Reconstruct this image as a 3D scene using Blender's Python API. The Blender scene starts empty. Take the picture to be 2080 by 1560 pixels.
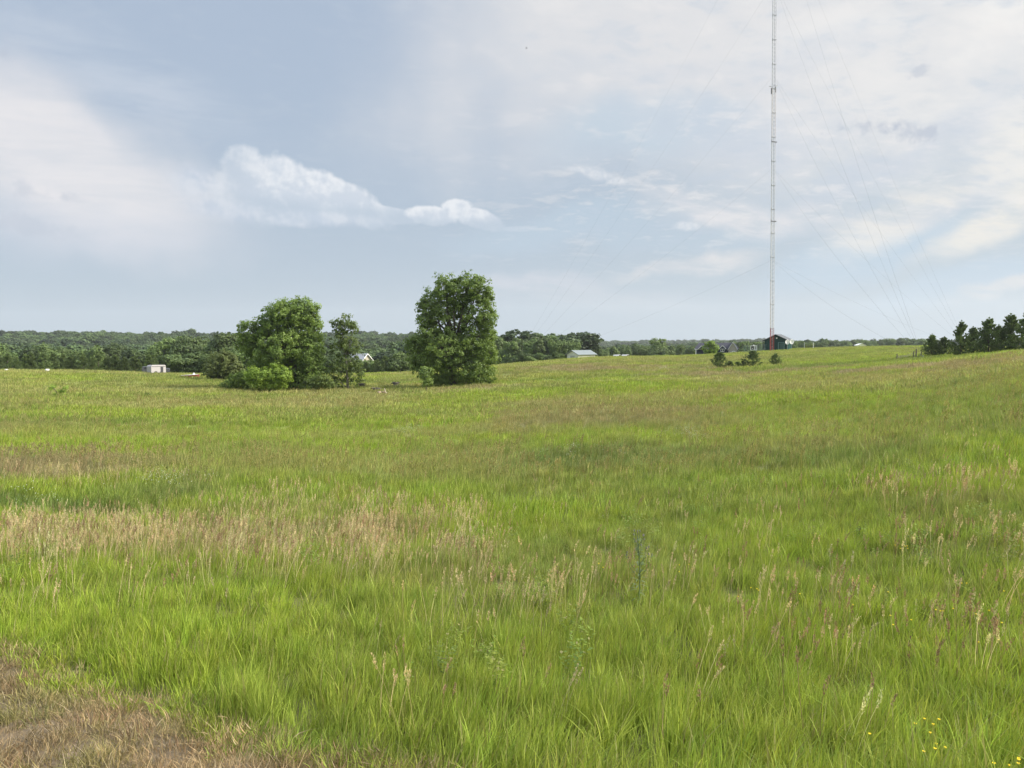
import bpy, math, random
import numpy as np
from mathutils import Vector, Matrix, Euler

S = bpy.context.scene
COL = S.collection
R = math.radians

# ------------------------------------------------------------------ camera
F = 1530.0                      # focal length in pixels of the 2080 px wide photograph
EYE = 1.70
cam = bpy.data.cameras.new('camera'); camo = bpy.data.objects.new('camera', cam)
COL.objects.link(camo); S.camera = camo
cam.sensor_fit = 'HORIZONTAL'; cam.sensor_width = 36.0; cam.lens = 36.0*F/2080.0
cam.clip_start = 0.1; cam.clip_end = 20000
CAMROT = Matrix.Rotation(R(90-3.03), 3, 'X') @ Matrix.Rotation(R(-0.6), 3, 'Z')
camo.matrix_world = Matrix.Translation((0, 0, EYE)) @ CAMROT.to_4x4()

def ray(px, py):
    return (CAMROT @ Vector(((px-1040)/F, (780-py)/F, -1))).normalized()
def at(px, py, Y):
    d = ray(px, py); return Vector((0, 0, EYE)) + d*(Y/d.y)

# ------------------------------------------------------------------ light
SUN_AZ, SUN_EL = 92.0, 34.0
S.view_settings.view_transform = 'Standard'; S.view_settings.look = 'None'
S.view_settings.gamma = 1; S.view_settings.exposure = 0.74
S.cycles.max_bounces = 6; S.cycles.diffuse_bounces = 3; S.cycles.glossy_bounces = 2
S.cycles.transmission_bounces = 5; S.cycles.transparent_max_bounces = 6; S.cycles.volume_bounces = 0
S.cycles.use_denoising = True; S.cycles.denoising_prefilter = 'ACCURATE'; S.cycles.denoising_input_passes = 'RGB_ALBEDO_NORMAL'
S.cycles.caustics_reflective = False; S.cycles.caustics_refractive = False
sd = Vector((math.sin(R(SUN_AZ))*math.cos(R(SUN_EL)), math.cos(R(SUN_AZ))*math.cos(R(SUN_EL)), math.sin(R(SUN_EL))))
sl = bpy.data.lights.new('sun', 'SUN'); sl.energy = 4.6; sl.angle = R(14); sl.color = (1.0, .93, .82)
so = bpy.data.objects.new('sun', sl); COL.objects.link(so)
so.rotation_euler = sd.to_track_quat('Z', 'Y').to_euler(); so.location = (60, 40, 80)

# ------------------------------------------------------------------ node expressions
class X:
    """a socket with arithmetic"""
    def __init__(s, nt, sock): s.nt, s.s = nt, sock
    def _m(s, op, *a, clamp=False):
        n = s.nt.nodes.new('ShaderNodeMath'); n.operation = op; n.use_clamp = clamp
        for i, v in enumerate((s,)+a):
            if isinstance(v, X): s.nt.links.new(v.s, n.inputs[i])
            else: n.inputs[i].default_value = v
        return X(s.nt, n.outputs[0])
    def __add__(s, o): return s._m('ADD', o)
    def __radd__(s, o): return s._m('ADD', o)
    def __sub__(s, o): return s._m('SUBTRACT', o)
    def __rsub__(s, o): return s._m('MULTIPLY', -1)._m('ADD', o)
    def __mul__(s, o): return s._m('MULTIPLY', o)
    def __rmul__(s, o): return s._m('MULTIPLY', o)
    def __truediv__(s, o): return s._m('DIVIDE', o)
    def max(s, o): return s._m('MAXIMUM', o)
    def min(s, o): return s._m('MINIMUM', o)
    def sq(s): return s*s
    def sqrt(s): return s._m('SQRT')
    def ss(s, a, b):
        n = s.nt.nodes.new('ShaderNodeMapRange'); n.interpolation_type = 'SMOOTHSTEP'
        s.nt.links.new(s.s, n.inputs[0]); n.inputs[1].default_value = a; n.inputs[2].default_value = b
        return X(s.nt, n.outputs[0])
def vec(nt, x, y, z):
    n = nt.nodes.new('ShaderNodeCombineXYZ')
    for i, v in enumerate((x, y, z)):
        if isinstance(v, X): nt.links.new(v.s, n.inputs[i])
        else: n.inputs[i].default_value = v
    return X(nt, n.outputs[0])
def noise(nt, v, scale, detail=4, rough=.5, dist=0., col=False):
    n = nt.nodes.new('ShaderNodeTexNoise'); nt.links.new(v.s, n.inputs['Vector'])
    n.inputs['Scale'].default_value = scale; n.inputs['Detail'].default_value = detail
    n.inputs['Roughness'].default_value = rough; n.inputs['Distortion'].default_value = dist
    return X(nt, n.outputs['Color' if col else 'Fac'])
def mix(nt, f, a, b, mode='MIX'):
    n = nt.nodes.new('ShaderNodeMix'); n.data_type = 'RGBA'; n.blend_type = mode
    for i, v in ((0, f), (6, a), (7, b)):
        if isinstance(v, X): nt.links.new(v.s, n.inputs[i])
        elif i == 0: n.inputs[0].default_value = v
        else: n.inputs[i].default_value = (*v, 1) if len(v) == 3 else v
    return X(nt, n.outputs[2])
def srgb(r, g, b):
    f = lambda c: c/255/12.92 if c <= 10 else ((c/255+.055)/1.055)**2.4
    return (f(r), f(g), f(b))

# ------------------------------------------------------------------ sky
W = bpy.data.worlds.new("World"); S.world = W; W.use_nodes = True
nt = W.node_tree; nt.nodes.clear()
def azel(px, py):
    d = ray(px, py); return math.degrees(math.atan2(d.x, d.y)), math.degrees(math.asin(d.z))
tc = nt.nodes.new('ShaderNodeTexCoord'); D = X(nt, tc.outputs['Generated'])
sp = nt.nodes.new('ShaderNodeSeparateXYZ'); nt.links.new(D.s, sp.inputs[0])
dx, dy, dz = (X(nt, sp.outputs[i]) for i in range(3))
az = dx._m('ARCTAN2', dy)*57.2958
el = dz._m('ARCSINE')*57.2958
# clouds high up lie on a plane seen in perspective
pl = (dz.max(0.0)+.16)
PX, PY = dx/pl, dy/pl
flat = vec(nt, PX*.8+PY*.35, PY*1.0-PX*.35, 0.0)
big = noise(nt, flat, 1.1, 5, .52, .5)
fine = noise(nt, vec(nt, PX*1.6+PY*.9, PY*3.0-PX*1.6, 3.0), 1.5, 8, .6, .35)
w1 = noise(nt, D, 5.0, 5, .55)-.5
w2 = noise(nt, vec(nt, dy, dz, dx), 5.0, 5, .55)-.5
AE = vec(nt, az, el, 0.0); WV = vec(nt, w1, w2, 0.0); _wp = {}
def warped(k):
    if not k: return AE
    if k not in _wp:
        n = nt.nodes.new('ShaderNodeVectorMath'); n.operation = 'MULTIPLY_ADD'; nt.links.new(WV.s, n.inputs[0]); n.inputs[1].default_value = (k, k, 0); nt.links.new(AE.s, n.inputs[2])
        _wp[k] = X(nt, n.outputs[0])
    return _wp[k]
def blob(px, py, rx, ry, rot=0, warp=0.0):
    """soft elliptical field round a direction; 1 in the middle, 0 at the rim"""
    a0, e0 = azel(px, py); a1, _ = azel(px+rx, py); _, e1 = azel(px, py-ry)
    m = nt.nodes.new('ShaderNodeMapping'); m.vector_type = 'TEXTURE'; nt.links.new(warped(warp).s, m.inputs[0])
    m.inputs['Location'].default_value = (a0, e0, 0); m.inputs['Rotation'].default_value = (0, 0, R(rot)); m.inputs['Scale'].default_value = (abs(a1-a0), abs(e1-e0), 1)
    l = nt.nodes.new('ShaderNodeVectorMath'); l.operation = 'LENGTH'; nt.links.new(m.outputs[0], l.inputs[0])
    return 1.0-X(nt, l.outputs['Value'])
skyt = nt.nodes.new('ShaderNodeTexSky'); skyt.sky_type = 'NISHITA'; skyt.sun_disc = False
skyt.sun_elevation = R(SUN_EL); skyt.sun_rotation = R(SUN_AZ); skyt.air_density = 1.0; skyt.dust_density = 2.0
nish = mix(nt, 1.0, X(nt, skyt.outputs[0]), (.055, .055, .055), 'MULTIPLY')
veil = mix(nt, el.ss(0, 22), srgb(181, 197, 212), srgb(175, 191, 212))
veil = mix(nt, az.ss(-10, 30)*.5, veil, srgb(190, 203, 212))
c = mix(nt, .85, nish, veil)
# pale violet-white sheet at the upper left
m = (blob(110, 330, 500, 200, -24, 9).ss(-.03, .75))*(fine.ss(.25, .62)*.3+.7)
c = mix(nt, m*.95, c, srgb(226, 224, 226))
m = blob(130, 470, 520, 110, -6, 6).ss(.0, .9)
c = mix(nt, m*.45, c, srgb(203, 208, 219))
m = blob(200, 140, 440, 110, -22, 7).ss(.0, .9)*fine.ss(.3, .7)
c = mix(nt, m*.5, c, srgb(206, 212, 222))
# the wide bright sheet of the right half
right = (az+w1*22.0+w2*8.0).ss(-17, 9)*((el+w2*10.0).ss(9.5, 16.5))
c = mix(nt, right*(fine.ss(.2, .6)*.2+.74), c, srgb(218, 218, 220))
glow = ((az+w1*6.0).ss(10, 36))*(el.ss(4, 16))
c = mix(nt, glow*(fine.ss(.36, .6)*.5+.3), c, srgb(230, 229, 227))
# breaks of blue in it
for (px, py, rx, ry, rot, k) in ((1290, 285, 260, 80, 4, .60), (1750, 500, 330, 70, 14, .9), (1950, 560, 300, 60, 12, .9),
                                 (1150, 470, 330, 50, 4, .5), (1470, 260, 140, 50, 0, .35), (1450, 470, 260, 30, 5, .3)):
    m = blob(px, py, rx, ry, rot, 7).ss(-.05, .7)
    c = mix(nt, m*k, c, srgb(180, 199, 215))
for (px, py, rx, ry, rot, k) in ((1500, 270, 330, 60, -4, .5), (1760, 330, 260, 44, 16, .55), (1900, 395, 240, 34, 22, .5), (1620, 150, 260, 40, 8, .3), (1280, 180, 240, 40, -4, .25), (1960, 250, 150, 36, 14, .4)):
    c = mix(nt, blob(px, py, rx, ry, rot, 9).ss(-.1, .8)*k, c, srgb(195, 203, 215))
# streaks
for (px, py, rx, ry, rot, k, colr) in ((1400, 520, 190, 24, 12, .75, (223, 220, 219)), (1080, 570, 220, 30, -4, .6, (208, 210, 218)),
                                   (1230, 610, 260, 34, -3, .45, (203, 207, 214)), (1530, 420, 330, 44, -4, .75, (221, 220, 222)),
                                   (1830, 420, 230, 60, 26, .75, (231, 227, 220)), (1990, 440, 200, 46, 28, .8, (235, 229, 218)),
                                   (2060, 320, 160, 90, 10, .7, (236, 232, 225)), (2040, 570, 170, 22, 16, .75, (222, 217, 214)),
                                   (1700, 90, 300, 60, 8, .5, (228, 228, 228)), (2020, 110, 160, 160, 0, .55, (238, 236, 233)),
                                   (1380, 410, 160, 22, -14, .55, (224, 222, 224))):
    m = blob(px, py, rx, ry, rot, 7).ss(-.1, .75)*(fine.ss(.36, .58)*.6+.4)
    c = mix(nt, m*k, c, srgb(*colr))
c = mix(nt, (1.0-el.ss(0, 7))*.55, c, srgb(187, 200, 209))
cr = noise(nt, D, 26, 4, .55); cr2 = noise(nt, D, 75, 4, .6)
def relief(base, scale, rough, d):
    # how much a billow stands out against the side turned to the sun: its lit and shaded flanks
    sh = nt.nodes.new('ShaderNodeVectorMath'); sh.operation = 'ADD'; nt.links.new(D.s, sh.inputs[0]); sh.inputs[1].default_value = (d, 0, d*.9)
    return base-noise(nt, X(nt, sh.outputs[0]), scale, 4, rough)
rel1, rel2 = relief(cr, 26, .55, .012), relief(cr2, 75, .6, .004)
# the sheet's own ripples
n1 = noise(nt, flat, 5.0, 5, .6, .4); n2 = noise(nt, flat, 16.0, 4, .6, .3)
tex = (n1-.5)*1.0+(n2-.5)*.7
rz_ = ((az+w1*20.0).ss(-12, 16)*.9+.1)*el.ss(2, 11)
c = mix(nt, (tex*2.8).ss(.0, .7)*rz_*.5, c, srgb(229, 227, 226))
c = mix(nt, (tex*-2.6).ss(.0, .7)*rz_*.50, c, srgb(188, 199, 213))
# small dark scud in front of the bright sheet
for (px, py, rx, ry, rot, k) in ((1750, 258, 90, 22, -3, .55), (1860, 268, 95, 24, -12, .6), (1860, 152, 36, 20, 0, .45), (1715, 265, 40, 12, 0, .5),
                                 (60, 385, 90, 26, 0, .35), (60, 450, 130, 30, -10, .25), (130, 392, 50, 18, 0, .25), (8, 120, 26, 26, 0, .35)):
    m = (blob(px, py, rx, ry, rot, 3)+(cr-.5)*3.2+(cr2-.5)*1.6).ss(.15, .9)
    c = mix(nt, m*k, c, srgb(172, 181, 198))
# cumulus: several heaps joined, the rim broken up by billows
rim = (cr-.5)*1.5+(cr2-.5)*.8
def heap(parts, lo=.02, hi=.2):
    f = None
    for p in parts:
        b = blob(*p, warp=1.6); f = b if f is None else f.max(b)
    return f+rim*.42
H1 = [(497, 348, 60, 56), (585, 372, 100, 56, -20), (690, 405, 130, 46, -24), (570, 410, 170, 60, -6), (780, 436, 80, 20, -10), (500, 385, 80, 60)]
H0 = [(395, 370, 80, 52, -10), (470, 435, 120, 34, -8), (590, 458, 80, 18, -6), (660, 450, 150, 22, 0)]
H2 = [(930, 420, 38, 26), (975, 442, 60, 22, -18), (880, 436, 60, 24), (1060, 462, 40, 6)]
H3 = [(1210, 358, 50, 16, -20), (1250, 374, 30, 10), (1395, 457, 36, 12), (1180, 350, 40, 8, -10)]
f0, f1, f2, f3 = heap(H0), heap(H1), heap(H2), heap(H3)
c = mix(nt, f0.ss(.0, .8)*.75, c, mix(nt, (rel1*1.6+rel2*.8+.5).ss(.2, .8), srgb(186, 198, 215), srgb(210, 216, 225)))
for f, k, e_lo, e_hi in ((f1, .97, azel(600, 452)[1], azel(600, 330)[1]), (f2, .92, azel(930, 462)[1], azel(930, 402)[1])):
    up = (el+w2*2.0).ss(e_lo, e_hi)
    lum = ((1.0-f.ss(.0, .6))*.36+up*.38+rel1*2.6+rel2*1.3-.02).ss(-.1, .95)
    colr = mix(nt, lum, srgb(199, 208, 220), srgb(229, 232, 236))
    colr = mix(nt, (1.0-up.ss(.0, .45))*.5, colr, srgb(190, 203, 217))
    c = mix(nt, f.ss(.02, .30)*k*((az-azel(440, 400)[0]).ss(-1.0, 5.0)*.6+.4)*(up.ss(-.1, .4)*.65+.35), c, colr)
c = mix(nt, f3.ss(.0, .7)*.6, c, mix(nt, (rel2*3.0+.5).ss(.1, .9), srgb(208, 214, 222), srgb(232, 232, 233)))
bg = nt.nodes.new('ShaderNodeBackground'); nt.links.new(c.s, bg.inputs[0]); nt.links.new((el.ss(28, 70)*1.6+.645).s, bg.inputs[1])   # sky strength raised above the view, added to brighten the field and trees
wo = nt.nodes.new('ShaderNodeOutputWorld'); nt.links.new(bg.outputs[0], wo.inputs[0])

# ------------------------------------------------------------------ helpers
rng = np.random.default_rng(7)
def hsh(ix, iy, seed):
    n = (ix.astype(np.int64)*374761393 + iy.astype(np.int64)*668265263 + seed*982451653) & 0x7fffffff
    n = ((n ^ (n >> 13))*1274126177) & 0x7fffffff
    return ((n ^ (n >> 16)) & 0xffff)/65535.0
def vnoise(x, y, seed=0):
    ix, iy = np.floor(x), np.floor(y); fx, fy = x-ix, y-iy
    fx = fx*fx*(3-2*fx); fy = fy*fy*(3-2*fy)
    a, b = hsh(ix, iy, seed), hsh(ix+1, iy, seed); c_, d = hsh(ix, iy+1, seed), hsh(ix+1, iy+1, seed)
    return (a*(1-fx)+b*fx)*(1-fy)+(c_*(1-fx)+d*fx)*fy
def fbm(x, y, s, oct=4, seed=0):
    v = 0; a = .5; t = 0
    for o in range(oct):
        v = v+a*vnoise(x/s+17.3*o, y/s-9.1*o, seed+o); t += a; a *= .5; s *= .5
    return v/t
def sstep(a, b, x):
    t = np.clip((x-a)/(b-a), 0, 1); return t*t*(3-2*t)

def link(o, parent=None):
    COL.objects.link(o)
    if parent is not None: o.parent = parent
    return o
def tag(o, label=None, cat=None, group=None, kind=None):
    for k, v in (('label', label), ('category', cat), ('group', group), ('kind', kind)):
        if v: o[k] = v
    return o
def empty(name, loc, rz=0, **kw):
    o = bpy.data.objects.new(name, None); link(o); o.location = loc; o.rotation_euler = (0, 0, rz); o.empty_display_size = .3
    return tag(o, **kw)
def mesh_np(name, v, f, mat=None, smooth=False, uvcol=None):
    """mesh from arrays; f is (n,3) or (n,4)"""
    me = bpy.data.meshes.new(name); v = np.asarray(v, np.float32); f = np.asarray(f, np.int32)
    k = f.shape[1]
    me.vertices.add(len(v)); me.vertices.foreach_set('co', v.ravel())
    me.loops.add(f.size); me.loops.foreach_set('vertex_index', f.ravel())
    me.polygons.add(len(f)); me.polygons.foreach_set('loop_start', np.arange(0, f.size, k, dtype=np.int32))
    me.update(calc_edges=True)
    if smooth: me.polygons.foreach_set('use_smooth', np.ones(len(f), bool))
    if mat is not None:
        for m_ in (mat if isinstance(mat, (list, tuple)) else [mat]): me.materials.append(m_)
    return me
class MB:
    def __init__(s): s.v, s.f = [], []
    def add(s, vs, fs):
        n = len(s.v); s.v += [tuple(p) for p in vs]; s.f += [tuple(i+n for i in q) for q in fs]; return s
    def box(s, x0, x1, y0, y1, z0, z1):
        return s.add([(x0,y0,z0),(x1,y0,z0),(x1,y1,z0),(x0,y1,z0),(x0,y0,z1),(x1,y0,z1),(x1,y1,z1),(x0,y1,z1)],
                     [(0,3,2,1),(4,5,6,7),(0,1,5,4),(1,2,6,5),(2,3,7,6),(3,0,4,7)])
    def prism(s, poly, y0, y1):
        """poly: (x,z) outline counter-clockwise seen from -Y, extruded in y"""
        n = len(poly)
        return s.add([(x, y0, z) for x, z in poly]+[(x, y1, z) for x, z in poly],
                     [tuple(range(n)), tuple(range(2*n-1, n-1, -1))]+[(i, i+n, (i+1) % n+n, (i+1) % n) for i in range(n)])
    def tube(s, pts, rads, n=6, cap=True):
        pts = [Vector(p) for p in pts]; b = len(s.v); up = Vector((.13, .21, 1))
        for i, p in enumerate(pts):
            d = (pts[min(i+1, len(pts)-1)]-pts[max(i-1, 0)]).normalized()
            a = d.cross(up if abs(d.dot(up.normalized())) < .95 else Vector((1, 0, 0))).normalized(); c_ = d.cross(a)
            r = rads[i] if hasattr(rads, '__len__') else rads
            for k in range(n):
                t = 2*math.pi*k/n; s.v.append(tuple(p+a*(r*math.cos(t))+c_*(r*math.sin(t))))
        for i in range(len(pts)-1):
            for k in range(n):
                s.f.append((b+i*n+k, b+i*n+(k+1) % n, b+(i+1)*n+(k+1) % n, b+(i+1)*n+k))
        if cap:
            s.f.append(tuple(b+k for k in range(n))[::-1]); e = b+(len(pts)-1)*n; s.f.append(tuple(e+k for k in range(n)))
        return s
    def mesh(s, name, mat, smooth=False):
        me = bpy.data.meshes.new(name); me.from_pydata(s.v, [], s.f); me.update()
        if mat: me.materials.append(mat)
        if smooth: me.polygons.foreach_set('use_smooth', [True]*len(me.polygons))
        return me
    def obj(s, name, mat, parent=None, smooth=False, bevel=0):
        o = bpy.data.objects.new(name, s.mesh(name, mat, smooth)); link(o, parent)
        if bevel:
            b = o.modifiers.new('bevel', 'BEVEL'); b.width = bevel; b.segments = 2
        return o
def newmat(name):
    m_ = bpy.data.materials.new(name); m_.use_nodes = True; m_.node_tree.nodes.clear(); return m_, m_.node_tree
def plain(name, colr, rough=.7, var=.15, scale=3., metal=0., wave=None, spec=.5, col2=None, bump=0.):
    """principled paint, metal or wood with mottled wear"""
    m_, t = newmat(name); tcn = t.nodes.new('ShaderNodeTexCoord'); P = X(t, tcn.outputs['Object'])
    n1 = noise(t, P, scale, 6, .6); n2 = noise(t, P, scale*9, 4, .6)
    f = (n1*.6+n2*.4).ss(.3, .7)
    a = tuple(k*(1-var) for k in colr); b = tuple(min(1, k*(1+var)) for k in colr) if col2 is None else col2
    cc = mix(t, f, a, b)
    if wave:    # boards or ribs
        wv = t.nodes.new('ShaderNodeTexWave'); wv.bands_direction = wave[0]; wv.wave_profile = 'SAW'; wv.inputs['Scale'].default_value = wave[1]
        t.links.new(P.s, wv.inputs['Vector']); cc = mix(t, X(t, wv.outputs['Fac']).ss(.9, 1.0)*.45, cc, tuple(k*.5 for k in colr))
    p = t.nodes.new('ShaderNodeBsdfPrincipled'); t.links.new(cc.s, p.inputs['Base Color'])
    p.inputs['Roughness'].default_value = rough; p.inputs['Metallic'].default_value = metal; p.inputs['Specular IOR Level'].default_value = spec
    if bump:
        bn = t.nodes.new('ShaderNodeBump'); bn.inputs['Strength'].default_value = bump; t.links.new(n2.s, bn.inputs['Height']); t.links.new(bn.outputs[0], p.inputs['Normal'])
    o = t.nodes.new('ShaderNodeOutputMaterial'); t.links.new(p.outputs[0], o.inputs[0]); return m_
def leafmat(name, c1, c2, trans=.35, scale=.35, rough=.5, rnd=.25, tint=False, spec=.25):
    """thin leaves: reflecting and letting light through; colour drifts from spray to spray and plant to plant"""
    m_, t = newmat(name); g = t.nodes.new('ShaderNodeNewGeometry'); P = X(t, g.outputs['Position'])
    if tint:
        a = t.nodes.new('ShaderNodeAttribute'); a.attribute_type = 'INSTANCER'; a.attribute_name = 'tint'
        base = X(t, a.outputs['Color'])
        n = noise(t, P, scale, 2, .5).ss(.3, .7)
        rp = t.nodes.new('ShaderNodeNewGeometry'); isl = X(t, rp.outputs['Random Per Island'])
        cc = mix(t, 1.0, base, mix(t, n, (.82, .86, .8), (1.14, 1.12, 1.1)), 'MULTIPLY')
        cc = mix(t, 1.0, cc, mix(t, isl, (.70, .74, .68), (1.28, 1.22, 1.2)), 'MULTIPLY')
        cc = mix(t, isl._m('MULTIPLY', 7.31)._m('FRACT').ss(.88, .93)*.65, cc, c2)
    else:
        isl = X(t, g.outputs['Random Per Island'])
        oi = t.nodes.new('ShaderNodeObjectInfo')
        n = noise(t, P, scale, 3, .6).ss(.3, .7)
        cc = mix(t, (n*.55+isl*.45), c1, c2)
        v = X(t, oi.outputs['Random'])*(2*rnd)+(1-rnd)
        cc = mix(t, 1.0, cc, vec(t, v, v, v*.9+.1), 'MULTIPLY')
    p = t.nodes.new('ShaderNodeBsdfPrincipled'); t.links.new(cc.s, p.inputs['Base Color'])
    p.inputs['Roughness'].default_value = rough; p.inputs['Specular IOR Level'].default_value = spec
    tr = t.nodes.new('ShaderNodeBsdfTranslucent'); t.links.new(mix(t, 1.0, cc, (1.2, 1.2, .8), 'MULTIPLY').s, tr.inputs[0])
    ms = t.nodes.new('ShaderNodeMixShader'); ms.inputs[0].default_value = trans
    t.links.new(p.outputs[0], ms.inputs[1]); t.links.new(tr.outputs[0], ms.inputs[2])
    o = t.nodes.new('ShaderNodeOutputMaterial'); t.links.new(ms.outputs[0], o.inputs[0]); return m_

# ------------------------------------------------------------------ terrain heights
YK = [1, 3, 5, 8, 12, 20, 30, 45, 65, 90, 120, 150, 200, 260, 400, 600, 900, 1500, 2500, 3000, 3300]
TK = {  # column of the photograph -> depth of the ground below the eye at each distance of YK
 -500: [1.75,2.3,2.85,3.1,3.3,3.8,4.2,4.6,4.8,4.3,2.8,4.4,8,11,13,10,-10,-12,0,10,10],
    0: [1.75,2.3,2.85,3.1,3.3,3.8,4.2,4.6,4.8,4.3,2.8,4.3,8,11,13,10,-10,-12,0,10,10],
  200: [1.75,2.3,2.85,3.1,3.4,3.9,4.3,4.7,4.9,4.5,3.2,4.6,8,11,13,11,-8,-10,0,10,10],
  300: [1.75,2.3,2.85,3.1,3.4,3.9,4.3,4.8,5.0,4.8,3.8,4.9,8,11,13,11,-6,-8,0,10,10],
  600: [1.75,2.3,2.85,3.1,3.4,3.9,4.4,5.0,5.4,5.1,5.4,5.4,8,11,13,11,-2,-5,0,10,10],
  850: [1.75,2.3,2.85,3.1,3.4,4.0,4.5,5.1,5.5,5.1,5.3,5.0,8,11,13,11,-1,-3,0,10,10],
 1040: [1.75,2.3,2.85,3.1,3.4,4.0,4.4,4.9,5.2,4.6,3.9,3.5,5.5,8,12,11,5,4,4,8,10],
 1200: [1.75,2.3,2.85,3.1,3.4,3.9,4.2,4.6,4.9,4.6,3.8,2.8,3.3,5.5,9,11,10,10,6,8,10],
 1400: [1.75,2.3,2.85,3.1,3.4,3.85,4.1,4.35,4.5,4.35,3.9,3.2,3.35,5.5,8,10,10,10,8,8,10],
 1500: [1.75,2.3,2.8,3.1,3.4,3.8,4.0,4.2,4.3,4.2,3.9,3.3,2.55,4.2,7,9,9,9,8,8,10],
 1570: [1.75,2.3,2.8,3.1,3.4,3.7,3.9,4.1,4.15,4.0,3.6,3.0,2.05,3.0,6.5,9,9,9,8,8,10],
 1640: [1.75,2.3,2.8,3.1,3.35,3.6,3.8,3.95,4.0,3.8,3.4,2.8,1.7,2.3,6,8,9,9,8,8,10],
 1700: [1.75,2.3,2.8,3.1,3.3,3.5,3.7,3.8,3.8,3.6,3.2,2.7,1.9,2.0,5,8,9,9,8,8,10],
 1850: [1.75,2.3,2.8,3.0,3.1,3.2,3.3,3.35,3.2,3.0,2.6,2.3,1.8,1.7,4,7,9,9,8,8,10],
 2080: [1.75,2.3,2.75,2.85,2.85,2.75,2.55,2.2,1.7,1.25,1.6,2.1,2.6,2.8,5,7,9,9,8,8,10],
 2600: [1.75,2.3,2.7,2.7,2.6,2.4,2.0,1.5,1.0,.8,1.4,2.1,2.8,3.5,5,7,9,9,8,8,10]}
GT = np.linspace(-1.05, 1.05, 160); GL = np.linspace(0, math.log(3300), 240)
_ts = np.array([(p-1040)/F for p in sorted(TK)]); _tab = np.array([np.interp(GL, np.log(YK), TK[p]) for p in sorted(TK)])
_g = np.array([np.interp(GT, _ts, _tab[:, j]) for j in range(len(GL))]).T          # (t, l)
for _ in range(2):
    k = np.array([1, 2, 3, 4, 3, 2, 1.]); k /= k.sum()
    _p = np.pad(_g, ((3, 3), (3, 3)), 'edge')
    _p = np.apply_along_axis(lambda a: np.convolve(a, k, 'same'), 0, _p); _p = np.apply_along_axis(lambda a: np.convolve(a, k, 'same'), 1, _p)
    _g = _p[3:-3, 3:-3]
GRASS_H = .28
def height(x, y):
    x = np.asarray(x, float); y = np.asarray(y, float)
    ye = np.maximum(y, 1.0); t = np.clip(x/np.maximum(y, 3.0), -1.04, 1.04); l = np.log(ye)
    a = (t-GT[0])/(GT[1]-GT[0]); b = (l-GL[0])/(GL[1]-GL[0])
    i = np.clip(a.astype(int), 0, len(GT)-2); j = np.clip(b.astype(int), 0, len(GL)-2); fa = a-i; fb = b-j
    d = (_g[i, j]*(1-fa)+_g[i+1, j]*fa)*(1-fb)+(_g[i, j+1]*(1-fa)+_g[i+1, j+1]*fa)*fb
    amp = np.clip((ye-4)/20, 0, 1)*np.clip((260-ye)/100, 0, 1)
    return EYE-d-GRASS_H*np.clip((ye-3)/4, 0, 1)+amp*((fbm(x, y, 14, 3, 5)-.5)*.35+(fbm(x, y, 3, 2, 9)-.5)*.12)
def hz(x, y): return float(height(np.array([x]), np.array([y]))[0])
def ground_at(px, py, lift=GRASS_H):
    """where the line of sight meets the field"""
    d = ray(px, py); t = 2.5
    while t < 3000:
        p = Vector((0, 0, EYE))+d*t
        if p.z < hz(p.x, p.y)+lift: return p.x, p.y
        t *= 1.01
    return p.x, p.y
def stand(px, Y, py=720):
    p = at(px, py, Y); return Vector((p.x, p.y, hz(p.x, p.y)))

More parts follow.
